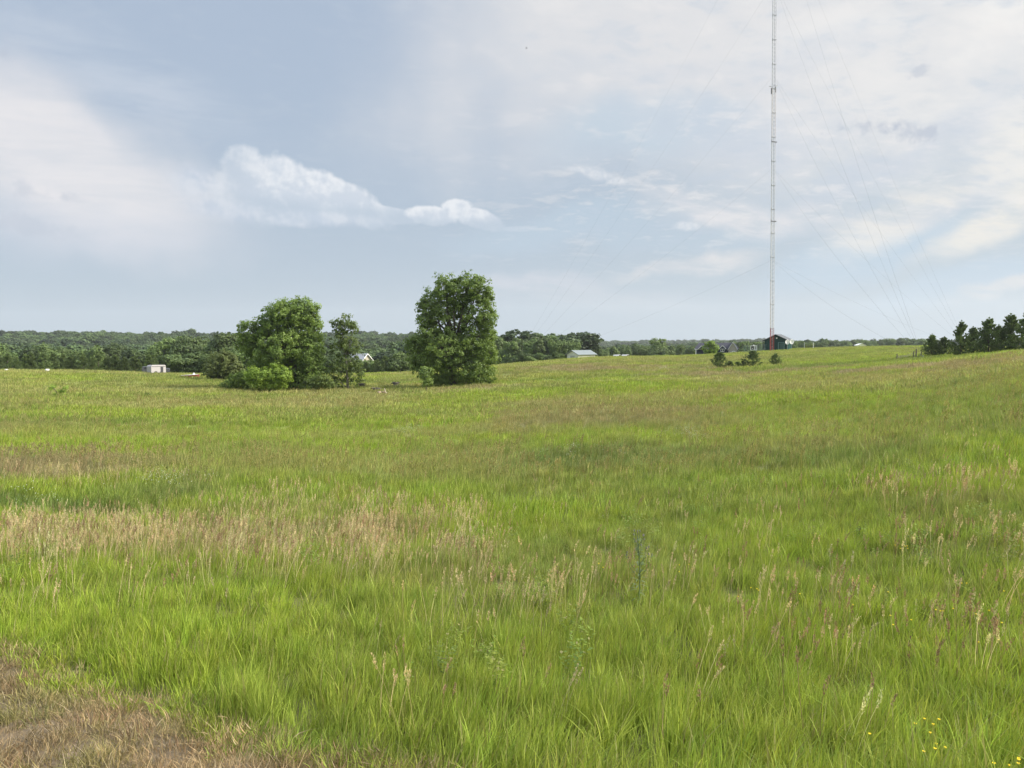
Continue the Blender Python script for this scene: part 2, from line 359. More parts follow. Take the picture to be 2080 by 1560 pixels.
# ------------------------------------------------------------------ the field's plant cover: patches of colour
PATCH = []   # (x, y, rx, ry, colour key, strength)
def patch(px, py, rpx, rpy, key, k=1.):
    x, y = ground_at(px, py); x2, y2 = ground_at(px, min(py+rpy, 1600)); x3, y3 = ground_at(px, max(py-rpy, 722))
    PATCH.append((x, (y2+y3)/2, rpx*y/F, max(.4, (y3-y2)/2), key, k))
G1 = np.array((.265, .345, .056)); G2 = np.array((.240, .290, .078)); G3 = np.array((.140, .195, .062))
OL = np.array((.300, .305, .125)); BR = np.array((.300, .255, .165)); TAN = np.array((.54, .45, .30))
for a in ((140, 940, 330, 30, 'br', .8), (420, 985, 160, 22, 'ol', .5), (150, 1020, 330, 22, 'dk', .85), (380, 985, 190, 26, 'dk', .6),
          (1230, 850, 370, 40, 'br', .6), (900, 878, 170, 16, 'ol', .6), (1250, 930, 330, 34, 'dk', .75), (900, 985, 170, 24, 'lt', .7),
          (600, 870, 260, 20, 'lt', .7), (1030, 805, 250, 16, 'lt', .8), (1250, 795, 260, 12, 'lt', .7), (1600, 880, 330, 30, 'ol', .35),
          (1700, 925, 200, 18, 'dk', .6), (1500, 975, 260, 26, 'lt', .6), (1400, 1060, 170, 18, 'dk', .5), (1950, 1010, 160, 22, 'br', .3),
          (1240, 745, 330, 9, 'br', .9), (1450, 760, 240, 6, 'br', .8), (1600, 752, 200, 5, 'br', .6), (1830, 748, 90, 6, 'br', 1.0), (1990, 735, 150, 14, 'br', .8),
          (1700, 722, 220, 9, 'lt', .5), (1750, 737, 130, 3, 'dk', .6), (1420, 730, 250, 5, 'ol', .7), (1150, 740, 110, 5, 'ol', .6),
          (950, 790, 180, 6, 'br', .6), (620, 812, 260, 10, 'ol', .8), (1200, 780, 70, 5, 'dk', .3), (60, 790, 90, 10, 'ol', .6),
          (130, 765, 120, 6, 'lt', .7), (100, 860, 260, 16, 'ol', .5), (330, 795, 130, 10, 'ol', .5), (700, 798, 200, 8, 'ol', .8),
          (560, 1035, 260, 30, 'ol', .5), (800, 1060, 180, 18, 'br', .45), (700, 925, 300, 22, 'ol', .45), (200, 765, 70, 3, 'dk', .4),
          (300, 1085, 520, 28, 'ol', .7), (900, 1140, 300, 20, 'ol', .4), (1850, 1170, 160, 14, 'br', .3), (1900, 830, 300, 60, 'g2', .6),
          (1650, 1060, 300, 40, 'lt', .5), (760, 1000, 150, 14, 'lt', .4), (1230, 1130, 200, 22, 'g2', .5)):
    patch(*a)
KEYC = {'br': BR, 'ol': OL, 'dk': G3, 'lt': G1, 'g2': G2}
def cover(x, y):
    """albedo of the plants at a spot"""
    x = np.asarray(x, float); y = np.asarray(y, float); yy = np.maximum(y, 4)
    n = fbm(x, y*.7, 6, 4, 21); n2 = fbm(x, y*.6, 22, 4, 33); n3 = fbm(x, y, 2.2, 3, 41)
    c_ = G2[None]+(G1-G2)[None]*sstep(.35, .62, n)[:, None]
    c_ = c_+(OL-c_)*(sstep(.46, .72, n2)*.55*sstep(14, 34, yy))[:, None]
    c_ = c_+(G3-c_)*(sstep(.60, .8, n3)*.35)[:, None]
    b1 = fbm(x*.30+y*.10, y-.12*x, 9, 4, 101); b2 = fbm(x*.25-y*.08, y-.10*x, 17, 4, 111); md = sstep(15, 35, yy)
    c_ = c_+(np.array((.34, .33, .15))-c_)*(sstep(.50, .70, b1)*.65*md)[:, None]
    c_ = c_+(np.array((.15, .20, .065))-c_)*(sstep(.54, .74, b2)*.60*md)[:, None]
    wx = x+(fbm(x, y, 5, 3, 51)-.5)*yy*.22; wy = y+(fbm(x, y, 5, 3, 61)-.5)*yy*.22
    for (px_, py_, rx, ry, key, k) in PATCH:
        m_ = 1-np.sqrt(((wx-px_)/rx)**2+((wy-py_)/ry)**2)
        m_ = sstep(-.1, .65, m_+(n3-.5)*.9)*k
        c_ = c_+(KEYC[key]-c_)*m_[:, None]
    near = 1-sstep(7, 13, yy)
    c_ = c_+(G1*np.array((1.02, 1.02, .9))-c_)*(near*.65)[:, None]
    return c_
# the mown shoulder: beyond this line (towards lower left) the grass is cut and dry
_a = Vector(ground_at(-60, 1320, 0)).to_2d(); _b = Vector(ground_at(760, 1610, 0)).to_2d()
_n = Vector((-(_b-_a).y, (_b-_a).x)).normalized()
if _n.y < 0: _n = -_n
def shoulder(x, y):
    """> 0 in the tall grass, < 0 on the mown shoulder"""
    s_ = (x-_a.x)*_n.x+(y-_a.y)*_n.y
    return s_+(fbm(x, y, .8, 3, 77)-.5)*.45

# ------------------------------------------------------------------ the ground sheet
def axis_y():
    y = [-220, -120, -70, -40, -22, -12, -6, -2, 0]; v = 0.6
    while v < 3200: y.append(v); v *= 1.0185
    return np.array(y+[3250.])
ay = axis_y(); u = np.linspace(-1, 1, 460); wd = np.maximum(np.abs(ay)*1.02, 14+np.clip(-ay, 0, None))
wd = np.where(ay < 14, np.maximum(wd, 16), wd)
GX = u[None, :]*wd[:, None]; GY = np.repeat(ay[:, None], len(u), 1)
GZ = height(GX.ravel(), GY.ravel())
V = np.stack([GX.ravel(), GY.ravel(), GZ], 1)
nr, nc = GX.shape
ii, jj = np.meshgrid(np.arange(nr-1), np.arange(nc-1), indexing='ij'); q = (ii*nc+jj).ravel()
Fq = np.stack([q, q+1, q+nc+1, q+nc], 1)
gm, t = newmat('meadow_ground')
a = t.nodes.new('ShaderNodeAttribute'); a.attribute_name = 'cover'; g = t.nodes.new('ShaderNodeNewGeometry'); P = X(t, g.outputs['Position'])
n1 = noise(t, P, .9, 6, .65); n2 = noise(t, P, 9, 4, .6)
cc = mix(t, 1.0, X(t, a.outputs['Color']), mix(t, (n1*.6+n2*.4).ss(.3, .7), (.55, .58, .55), (1.25, 1.22, 1.2)), 'MULTIPLY')
pb = t.nodes.new('ShaderNodeBsdfPrincipled'); t.links.new(cc.s, pb.inputs['Base Color']); pb.inputs['Roughness'].default_value = .9; pb.inputs['Specular IOR Level'].default_value = .1
bn = t.nodes.new('ShaderNodeBump'); bn.inputs['Strength'].default_value = .6; bn.inputs['Distance'].default_value = .15; t.links.new(n1.s, bn.inputs['Height']); t.links.new(bn.outputs[0], pb.inputs['Normal'])
o_ = t.nodes.new('ShaderNodeOutputMaterial'); t.links.new(pb.outputs[0], o_.inputs[0])
me = mesh_np('ground', V, Fq, gm, True)
cv = cover(V[:, 0], V[:, 1])
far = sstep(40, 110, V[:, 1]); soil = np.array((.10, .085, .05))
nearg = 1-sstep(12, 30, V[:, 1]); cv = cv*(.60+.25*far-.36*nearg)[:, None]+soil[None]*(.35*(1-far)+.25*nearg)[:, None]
sh = shoulder(V[:, 0], V[:, 1]); m_ = 1-sstep(-.15, .25, sh); cv = cv+(np.array((.16, .125, .085))-cv)*m_[:, None]
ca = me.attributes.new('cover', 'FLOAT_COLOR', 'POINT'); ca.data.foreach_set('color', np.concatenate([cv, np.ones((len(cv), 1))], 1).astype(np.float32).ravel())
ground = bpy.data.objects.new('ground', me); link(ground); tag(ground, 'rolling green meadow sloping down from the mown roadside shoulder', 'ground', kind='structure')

# ------------------------------------------------------------------ scattering stuff on points
def scatter(name, pts, rot, scl, idx, tint, protos, label, cat):
    n = len(pts); me = bpy.data.meshes.new(name); me.vertices.add(n); me.vertices.foreach_set('co', np.asarray(pts, np.float32).ravel())
    for nm, ty, arr, key in (('rot', 'FLOAT_VECTOR', rot, 'vector'), ('scl', 'FLOAT_VECTOR', scl, 'vector'), ('tint', 'FLOAT_VECTOR', tint, 'vector')):
        at_ = me.attributes.new(nm, ty, 'POINT'); at_.data.foreach_set(key, np.asarray(arr, np.float32).ravel())
    at_ = me.attributes.new('idx', 'INT', 'POINT'); at_.data.foreach_set('value', np.asarray(idx, np.int32))
    pc = bpy.data.collections.new(name+'_kinds')
    for i, pm in enumerate(protos):
        pc.objects.link(bpy.data.objects.new('%s_kind_%02d' % (name, i), pm))
    o = bpy.data.objects.new(name, me); link(o); tag(o, label, cat, kind='stuff')
    ng = bpy.data.node_groups.new(name, 'GeometryNodeTree')
    ng.interface.new_socket('Geometry', in_out='INPUT', socket_type='NodeSocketGeometry'); ng.interface.new_socket('Geometry', in_out='OUTPUT', socket_type='NodeSocketGeometry')
    gi = ng.nodes.new('NodeGroupInput'); go = ng.nodes.new('NodeGroupOutput')
    def na(nm, dt):
        k = ng.nodes.new('GeometryNodeInputNamedAttribute'); k.data_type = dt; k.inputs['Name'].default_value = nm; return k.outputs['Attribute']
    ci = ng.nodes.new('GeometryNodeCollectionInfo'); ci.inputs['Collection'].default_value = pc; ci.inputs['Separate Children'].default_value = True; ci.inputs['Reset Children'].default_value = True
    ip = ng.nodes.new('GeometryNodeInstanceOnPoints'); er = ng.nodes.new('FunctionNodeEulerToRotation')
    L = ng.links.new
    L(gi.outputs[0], ip.inputs['Points']); L(ci.outputs[0], ip.inputs['Instance']); ip.inputs['Pick Instance'].default_value = True
    L(na('idx', 'INT'), ip.inputs['Instance Index']); L(na('rot', 'FLOAT_VECTOR'), er.inputs[0]); L(er.outputs[0], ip.inputs['Rotation']); L(na('scl', 'FLOAT_VECTOR'), ip.inputs['Scale'])
    L(ip.outputs[0], go.inputs[0])
    md = o.modifiers.new('scatter', 'NODES'); md.node_group = ng
    return o

def blades(n, rad, h0, h1, w, lean, seg=4, wind=(.10, -.02), curl=.5, r=rng):
    """a tuft: n curved tapering blades"""
    V_, F_ = [], []
    ang = r.uniform(0, 2*math.pi, n); rr = rad*np.sqrt(r.uniform(0, 1, n)); bx, by = rr*np.cos(ang), rr*np.sin(ang)
    H = r.uniform(h0, h1, n)*(1-.25*(rr/rad)**2); la = ang+r.normal(0, .8, n); lm = (np.abs(r.normal(0, lean, n))*.8+.20*rr/rad)*H
    fa = r.uniform(0, 2*math.pi, n); wb = w*r.uniform(.6, 1.3, n)
    b = 0
    for i in range(n):
        lx, ly = math.cos(la[i])*lm[i]+wind[0]*H[i], math.sin(la[i])*lm[i]+wind[1]*H[i]
        cxx, cyy = math.cos(fa[i]), math.sin(fa[i]); drop = r.random() < .16
        for k in range(seg+1):
            s_ = k/seg; bend = s_**2
            z = H[i]*(s_-(.28*s_**3 if drop else .06*s_**3)); ext = bend*(2.0 if drop else 1.0)
            x, y = bx[i]+lx*ext, by[i]+ly*ext; ww = wb[i]*(1-s_**1.7)*.5*(.7+.6*min(1, s_*3)) if k < seg else 0
            if k < seg: V_ += [(x-cxx*ww, y-cyy*ww, z), (x+cxx*ww, y+cyy*ww, z)]
            else: V_ += [(x, y, z), (x+cxx*w*.05, y+cyy*w*.05, z)]
        for k in range(seg): F_.append((b+2*k, b+2*k+1, b+2*k+3, b+2*k+2))
        b += 2*(seg+1)
    return np.array(V_), np.array(F_)
grassm = leafmat('grass_blades', None, (.30, .25, .13), .32, 3.0, .55, tint=True, spec=.15)
headm = leafmat('grass_heads', None, (.42, .32, .20), .35, 12.0, .7, tint=True, spec=.1)
farm = leafmat('grass_far', None, (.30, .25, .13), .32, .8, .6, tint=True, spec=.1)
drym = leafmat('cut_grass', None, (.50, .42, .28), .2, 5.0, .7, tint=True, spec=.1)
def tuftmesh(nm, *a_, mat=grassm, **k_):
    v, f = blades(*a_, **k_); return mesh_np(nm, v, f, mat)
def field_points(y0, y1, dens, jitter=None, tmax=.76, xpad=1.6):
    """random spots in the part of the field the camera looks over; dens(y) per square metre"""
    out = []; edges = np.geomspace(y0, y1, 40)
    for a_, b_ in zip(edges[:-1], edges[1:]):
        ym = (a_+b_)/2; w_ = tmax*ym+xpad; n = rng.poisson(2*w_*(b_-a_)*dens(ym))
        out.append(np.stack([rng.uniform(-w_, w_, n), rng.uniform(a_, b_, n)], 1))
    return np.concatenate(out)
def put(name, P2, protos, tint, smin, smax, label, cat, sink=.0, hmul=None, tilt=.06):
    n = len(P2); z = height(P2[:, 0], P2[:, 1])-sink
    s_ = rng.uniform(smin, smax, n); sc = np.stack([s_, s_, s_*(1 if hmul is None else hmul)], 1)
    lx_ = (fbm(P2[:, 0], P2[:, 1], 2.6, 3, 131)-.5)*.3; ly_ = (fbm(P2[:, 0], P2[:, 1], 2.6, 3, 141)-.5)*.3
    rot = np.stack([rng.normal(0, tilt*1.1, n)+lx_, rng.normal(0, tilt*1.1, n)+ly_, rng.uniform(-1.2, 1.2, n)], 1)
    return scatter(name, np.column_stack([P2, z]), rot, sc, rng.integers(0, len(protos), n), tint, protos, label, cat)
def jitter_tint(t_, k=.16):
    k = k*.8; return np.clip(t_*(1+rng.normal(0, k, (len(t_), 1)))*(1+rng.normal(0, k*.3, t_.shape)), .005, .7)

# near: single blades
pn = [tuftmesh('tuft', 50, .12+.04*(i % 3), .20, .43, .0060+.0022*(i % 2), .10+.04*(i % 3), seg=4) for i in range(9)]
pn += [tuftmesh('tuft', 16, .10, .22, .46, .0125, .34, seg=5) for _ in range(2)]
P2 = field_points(2.6, 17, lambda y: 44 if y < 9 else 30); P2 = P2[shoulder(P2[:, 0], P2[:, 1]) > 0]
hv = .48+.86*fbm(P2[:, 0], P2[:, 1], 1.6, 3, 91)+.25*(fbm(P2[:, 0], P2[:, 1], .5, 2, 95)-.5)
hv *= np.clip(shoulder(P2[:, 0], P2[:, 1])/.5, .55, 1)
put('grass', P2, pn, jitter_tint(cover(P2[:, 0], P2[:, 1])), .8, 1.15, 'tall bright green grass in the near part of the meadow', 'grass', hmul=hv)
# middle distance
pm_ = [tuftmesh('tuft', 48, .30, .24, .50, .014, .2, seg=3) for _ in range(6)]
P2 = field_points(16, 52, lambda y: 9.0*20/max(y, 20)); hv = .65+.6*fbm(P2[:, 0], P2[:, 1], 2.5, 3, 92)
put('grass', P2, pm_, jitter_tint(cover(P2[:, 0], P2[:, 1]), .18), .8, 1.25, 'green and olive grass in the middle of the meadow', 'grass', hmul=hv)
pf = [tuftmesh('tuft', 60, .9, .22, .48, .045, .25, seg=2, mat=farm) for _ in range(5)]
P2 = field_points(50, 290, lambda y: 1.9*50/y); hv = .6+.7*fbm(P2[:, 0], P2[:, 1], 5, 3, 93)
put('grass', P2, pf, jitter_tint(cover(P2[:, 0], P2[:, 1]), .15), .8, 1.4, 'far grass on the rise below the horizon', 'grass', hmul=hv)

# flowering grass: thin stems with feathery heads
def heads(n, rad, h0, h1, hl, wide, nod=.25, dens=34, big=1.0):
    SV, SF, HV, HF = [], [], [], []
    for i in range(n):
        a_, r_ = rng.uniform(0, 6.28), rad*math.sqrt(rng.random()); x0, y0 = r_*math.cos(a_), r_*math.sin(a_)
        H = rng.uniform(h0, h1); lx, ly = rng.normal(.10, .09)*H, rng.normal(0, .09)*H; pts = []
        for k in range(5):
            s_ = k/4; pts.append((x0+lx*s_**2, y0+ly*s_**2, H*s_))
        w_ = .0016*big; b = len(SV)
        for k, p in enumerate(pts): SV += [(p[0]-w_, p[1], p[2]), (p[0]+w_, p[1]+w_*.5, p[2])]
        for k in range(4): SF.append((b+2*k, b+2*k+1, b+2*k+3, b+2*k+2))
        tx, ty = rng.normal(.5, .5)*nod, rng.normal(0, .5)*nod; L_ = hl*rng.uniform(.7, 1.3)
        for j in range(dens):
            s_ = rng.random(); px_, py_, pz_ = x0+lx*(1+.1*s_)+tx*L_*s_**1.5, y0+ly*(1+.1*s_)+ty*L_*s_**1.5, H-.02+L_*s_*(1-.3*abs(tx)*s_)
            wd_ = wide*math.sin(math.pi*min(1, s_*.85+.12))*rng.uniform(.3, 1); an = rng.uniform(0, 6.28)
            cx_, cy_ = px_+math.cos(an)*wd_, py_+math.sin(an)*wd_; l_ = rng.uniform(.012, .024)*big; ww = rng.uniform(.0025, .0045)*big
            ax, ay_ = math.cos(an+1.57)*ww, math.sin(an+1.57)*ww; ox, oy = math.cos(an)*l_*.35, math.sin(an)*l_*.35
            b = len(HV); HV += [(cx_, cy_, pz_-l_*.5), (cx_+ax+ox*.5, cy_+ay_+oy*.5, pz_), (cx_+ox, cy_+oy, pz_+l_*.6), (cx_-ax+ox*.5, cy_-ay_+oy*.5, pz_)]
            HF.append((b, b+1, b+2, b+3))
    v = np.array(SV+HV); f = np.array(SF+[tuple(i+len(SV) for i in q_) for q_ in HF])
    me = mesh_np('heads', v, f, [grassm, headm]); mi = np.zeros(len(f), np.int32); mi[len(SF):] = 1; me.polygons.foreach_set('material_index', mi); return me
def zone(P2, px, py, rpx, rpy, k):
    x, y = ground_at(px, py); _, y2 = ground_at(px, min(1600, py+rpy)); _, y3 = ground_at(px, max(722, py-rpy))
    m_ = 1-np.sqrt(((P2[:, 0]-x)/(rpx*y/F))**2+((P2[:, 1]-(y2+y3)/2)/((y3-y2)/2))**2)
    return sstep(0, .45, m_+(fbm(P2[:, 0], P2[:, 1], 1.2, 3, 63)-.5)*.7)*k
ph = [heads(3, .14, .42, .66, .13, .015, dens=46) for _ in range(8)]
P2 = field_points(5, 24, lambda y: 34 if y < 17 else 16)
pr = np.full(len(P2), .022)
for z_ in ((300, 1110, 620, 48, .9), (700, 1130, 420, 45, .6), (100, 1090, 300, 40, .8), (850, 1060, 230, 30, .5), (1250, 1190, 330, 50, .22), (1050, 1240, 300, 60, .12), (1900, 1290, 360, 130, .26), (1600, 1340, 320, 90, .08),
           (1600, 1260, 260, 60, .15), (1950, 1110, 200, 50, .28), (1800, 1170, 160, 30, .25), (150, 960, 420, 40, .7), (560, 1030, 300, 40, .3), (330, 1190, 420, 60, .10), (1950, 1000, 200, 50, .25)):
    pr = np.maximum(pr, zone(P2, *z_))
P2 = P2[rng.random(len(P2)) < pr]; P2 = P2[shoulder(P2[:, 0], P2[:, 1]) > .5]
tn = np.where((rng.random(len(P2)) < np.where(P2[:, 0] > 1, .45, .22))[:, None], np.array((.31, .215, .15))[None], TAN[None])
put('seeding_grass', P2, ph, jitter_tint(tn, .2), .75, 1.15, 'tan and russet seed heads standing above the green grass', 'seeding grass', tilt=.1)
ph2 = [heads(6, .35, .42, .65, .16, .03, big=2.2, dens=22) for _ in range(6)]
P2 = field_points(22, 75, lambda y: 3.2*30/y)
cvv = cover(P2[:, 0], P2[:, 1]); red = np.clip((cvv[:, 0]/cvv[:, 1]-.72)/.6, 0, 1)
P2 = P2[rng.random(len(P2)) < .05+red*.9]; cvv = cover(P2[:, 0], P2[:, 1])
put('seeding_grass', P2, ph2, jitter_tint(cvv*.5+np.array((.30, .23, .13))[None]*.5, .15), .8, 1.3, 'brownish flowering grass in drifts across the middle meadow', 'seeding grass')

# broad-leaved weeds among the grass
def weedclump():
    V_, F_ = [], []
    for _ in range(9):
        a_ = rng.uniform(0, 6.28); lx, ly = math.cos(a_)*rng.uniform(.03, .16), math.sin(a_)*rng.uniform(.03, .16); H = rng.uniform(.25, .5)
        for j in range(14):
            s_ = rng.uniform(.25, 1); p = np.array((lx*s_, ly*s_, H*s_)); an = rng.uniform(0, 6.28); L_ = rng.uniform(.02, .05)
            d = np.array((math.cos(an), math.sin(an), rng.uniform(-.2, .6)))*L_; w_ = np.array((-math.sin(an), math.cos(an), 0))*L_*.28; b = len(V_)
            V_ += [p, p+d*.5+w_, p+d, p+d*.5-w_]; F_.append((b, b+1, b+2, b+3))
    return mesh_np('weed', np.array(V_), np.array(F_), grassm)
P2 = field_points(4.5, 34, lambda y: 3.2); P2 = P2[(fbm(P2[:, 0], P2[:, 1], 2.4, 3, 83) > .60) & (shoulder(P2[:, 0], P2[:, 1]) > .4)]
put('weeds', P2, [weedclump() for _ in range(5)], jitter_tint(np.tile(np.array((.17, .23, .05)), (len(P2), 1)), .25), .7, 1.2, 'dark leafy weeds scattered in loose drifts among the grass', 'weeds')

# the mown shoulder
pd = [tuftmesh('cut', 70, .16, .03, .13, .0045, .75, seg=3, mat=drym, wind=(.05, -.1)) for _ in range(6)]
P2 = field_points(2.0, 9, lambda y: 64); s_ = shoulder(P2[:, 0], P2[:, 1]); P2 = P2[(s_ < .30)]
n_ = fbm(P2[:, 0], P2[:, 1], .7, 3, 71); tn = np.array((.30, .225, .135))[None]*(.5+1.0*n_)[:, None]
gr = sstep(.62, .75, fbm(P2[:, 0], P2[:, 1], .6, 2, 73)); tn = tn+(np.array((.22, .24, .08))-tn)*(gr*.5)[:, None]
put('cut_grass', P2, pd, jitter_tint(tn, .15), .8, 1.4, 'dry brown mown grass on the roadside shoulder', 'cut grass', tilt=.3)

# little white blossoms over the dark patches
def blossoms():
    V_, F_ = [], []
    for _ in range(16):
        x, y, z = rng.normal(0, .16), rng.normal(0, .16), rng.uniform(.45, .72); r_ = rng.uniform(.004, .009)
        a_ = rng.uniform(0, 3); dx_, dy_ = math.cos(a_)*r_, math.sin(a_)*r_; b = len(V_)
        V_ += [(x-dx_, y-dy_, z-r_*.4), (x+dy_, y-dx_, z), (x+dx_, y+dy_, z+r_*.6), (x-dy_, y+dx_, z)]; F_.append((b, b+1, b+2, b+3))
    return mesh_np('blossoms', np.array(V_), np.array(F_), whitem)
whitem = plain('white_petals', (.62, .64, .60), .8, .1, 20)
P2 = field_points(6, 45, lambda y: 6)
pr = np.zeros(len(P2))
for z_ in ((360, 985, 110, 24, .4), (80, 1025, 70, 16, .4), (1410, 893, 60, 12, .5), (1180, 935, 160, 14, .12), (1490, 1285, 60, 30, .06), (830, 880, 40, 8, .6), (1160, 1275, 40, 20, .05)):
    pr = np.maximum(pr, zone(P2, *z_))
P2 = P2[rng.random(len(P2)) < pr]
put('white_wildflowers', P2, [blossoms() for _ in range(5)], np.ones((len(P2), 3)), .8, 1.2, 'tiny white blossoms sprinkled over the darker weed patches', 'wildflowers')

# ------------------------------------------------------------------ trees
def unit(n, r=rng):
    v = r.normal(0, 1, (n, 3)); return v/np.linalg.norm(v, axis=1)[:, None]
def leafquads(C, N, size, r=rng):
    """one rhombic leaf per centre, roughly facing N"""
    n = len(C); Nn = N+unit(n, r)*.9; Nn /= np.linalg.norm(Nn, axis=1)[:, None]
    T = np.cross(Nn, unit(n, r)); T /= np.linalg.norm(T, axis=1)[:, None]+1e-9; B = np.cross(Nn, T)
    s_ = size*r.uniform(.55, 1.35, n)[:, None]; v = np.empty((n, 4, 3))
    v[:, 0] = C-T*s_; v[:, 1] = C+B*s_*.6; v[:, 2] = C+T*s_; v[:, 3] = C-B*s_*.6
    return v.reshape(-1, 3), np.arange(4*n).reshape(-1, 4)
def crown_points(lobes, clump_r, per, fill=1.0, r=rng, shell=.55):
    """lobes (x,y,z,rx,ry,rz) -> leaf centres gathered in sprays with gaps between"""
    Cs, Ns = [], []
    for (x, y, z, rx, ry, rz) in lobes:
        area = 4*math.pi*((rx*ry)**1.6+(rx*rz)**1.6+(ry*rz)**1.6)**(1/1.6)/3**(1/1.6)
        nc_ = max(5, int(fill*area/(clump_r**2*1.9)))
        d = unit(nc_, r); rad = shell+(1-shell)*r.random(nc_)**.6; rad *= 1+r.normal(0, .10, nc_)
        stray = r.random(nc_) < .14; rad = np.where(stray, r.uniform(1.0, 1.28, nc_), rad)
        c_ = np.array((x, y, z))+d*rad[:, None]*np.array((rx, ry, rz))
        m_ = r.poisson(np.where(stray, per*.35, per), nc_); idx = np.repeat(np.arange(nc_), m_); n = len(idx)
        cr_ = clump_r*r.uniform(.6, 1.35, nc_)*np.where(stray, .6, 1)
        off = unit(n, r)*(r.random(n)**.45)[:, None]*cr_[idx][:, None]*np.array((1, 1, .75))
        Cs.append(c_[idx]+off); Ns.append(d[idx]*.8+off/clump_r*.8+np.array((0, 0, .35)))
    return np.concatenate(Cs), np.concatenate(Ns)
def limbs(base, lobes, r0, H, mb=None, nmain=3, r=random.Random(3), spread=.3):
    mb = mb or MB(); base = Vector(base)
    for i in range(nmain):
        t_ = lobes[i % len(lobes)]; top = Vector((t_[0], t_[1], t_[2]+t_[5]*.5)); b0 = base+Vector((r.uniform(-1, 1), r.uniform(-1, 1), 0))*r0*.7
        mid = b0.lerp(top, .4)+Vector((r.uniform(-1, 1)*.3, r.uniform(-1, 1)*.3, 0))*spread; rr = r0*(1 if i == 0 else .75)
        mb.tube([b0-Vector((0, 0, .3)), b0.lerp(mid, .5), mid, mid.lerp(top, .5), top], [rr*1.2, rr*.85, rr*.6, rr*.35, rr*.08], 7)
    for t_ in lobes:
        c_ = Vector(t_[:3]); st = base+Vector((0, 0, max(.3, min(c_.z-base.z-t_[5]*.6, H*.5)*.9))); st = st.lerp(Vector((c_.x, c_.y, st.z)), .15)
        md = st.lerp(c_, .5)+Vector((r.uniform(-.3, .3), r.uniform(-.3, .3), .2)); mb.tube([st, md, c_], [r0*.4, r0*.25, r0*.1], 5)
        for _ in range(5):
            d = Vector((r.uniform(-1, 1)*t_[3], r.uniform(-1, 1)*t_[4], r.uniform(-.5, 1)*t_[5]))*.75
            mb.tube([c_.lerp(md, .4), c_+d*.5, c_+d], [r0*.14, r0*.08, r0*.02], 4)
    return mb
bark = plain('bark', (.09, .075, .06), .9, .3, 4, bump=.6)
palebark = plain('pale_bark', (.20, .185, .16), .9, .3, 4, bump=.6)
lf_dark = leafmat('cottonwood_leaves', (.095, .155, .035), (.225, .305, .075), .44, .45)
lf_mid = leafmat('bright_shrub_leaves', (.190, .300, .040), (.300, .410, .070), .42, .6)
lf_slim = leafmat('pale_cottonwood_leaves', (.110, .165, .045), (.230, .300, .090), .45, .5)
lf_olive = leafmat('olive_leaves', (.130, .170, .050), (.215, .260, .085), .35, .5)
lf_wood = leafmat('woodland_leaves', (.066, .110, .036), (.165, .225, .070), .3, .12, rnd=.4)
lf_pine = leafmat('pine_needles', (.085, .130, .048), (.185, .245, .085), .25, .8, rnd=.2)
def lobes_px(Y, bx, by, L_, r=random.Random(5), depth=.9):
    """crown lobes given as (px, py, rx, rz) in the photograph -> metres round the base"""
    k = Y/F; out = []
    for l in L_:
        px, py, rx, rz = l[:4]; ry = (rx+rz)/2*depth; dyv = l[4] if len(l) > 4 else r.uniform(-.5, .5)*ry
        out.append(((px-bx)*k, dyv*k if len(l) > 4 else dyv*k, (by-py)*k, rx*k, ry*k, rz*k))
    return out
def big_tree(name, cat, label, Y, bx, by, L_, mat, trunk_r, leaf=.13, clump=.55, per=42, nmain=3, fill=1.0, bk=bark, seed=1, shell=.5, group=None):
    r = np.random.default_rng(seed); base = stand(bx, Y, by); lb = lobes_px(Y, bx, by, L_, random.Random(seed))
    root = empty(name, base, label=label, cat=cat, group=group)
    H = max(l[2]+l[5] for l in lb)
    limbs((0, 0, 0), lb, trunk_r, H, nmain=nmain, r=random.Random(seed)).obj('trunk' if trunk_r > .05 else 'stems', bk, root, True)
    C, N = crown_points(lb, clump, per, fill, r, shell); m_ = C[:, 2] > .05; C, N = C[m_], N[m_]
    v, f = leafquads(C, N, leaf, r); o = bpy.data.objects.new('crown', mesh_np('crown', v, f, mat)); link(o, root); return root

# the wide cottonwood of the left clump
big_tree('cottonwood_tree', 'tree', 'broad spreading cottonwood, widest of the clump with shrubs at its foot', 93, 598, 786,
  [(585, 632, 42, 34), (612, 628, 40, 32), (600, 665, 50, 38), (560, 650, 34, 34), (632, 632, 18, 26), (640, 665, 20, 26), (512, 668, 24, 26), (508, 690, 22, 24), (535, 660, 22, 24),
   (530, 712, 36, 30), (575, 705, 48, 38), (628, 705, 36, 36), (640, 742, 28, 32), (600, 745, 44, 36), (548, 742, 34, 30), (612, 770, 34, 16)],
  lf_dark, .38, nmain=4, seed=11, per=40, fill=.95, clump=.5)
big_tree('cottonwood_tree', 'tree', 'slender tree with a see-through top, right of the broad cottonwood', 92, 707, 783,
  [(700, 638, 15, 12), (693, 655, 17, 18), (710, 655, 16, 18), (722, 658, 11, 9), (686, 650, 8, 8), (700, 678, 24, 14), (715, 690, 26, 14), (690, 700, 22, 18), (712, 722, 26, 22), (693, 742, 24, 24), (722, 752, 18, 20), (683, 765, 18, 16)],
  lf_slim, .17, nmain=1, seed=12, per=26, clump=.36, bk=palebark, fill=.46)
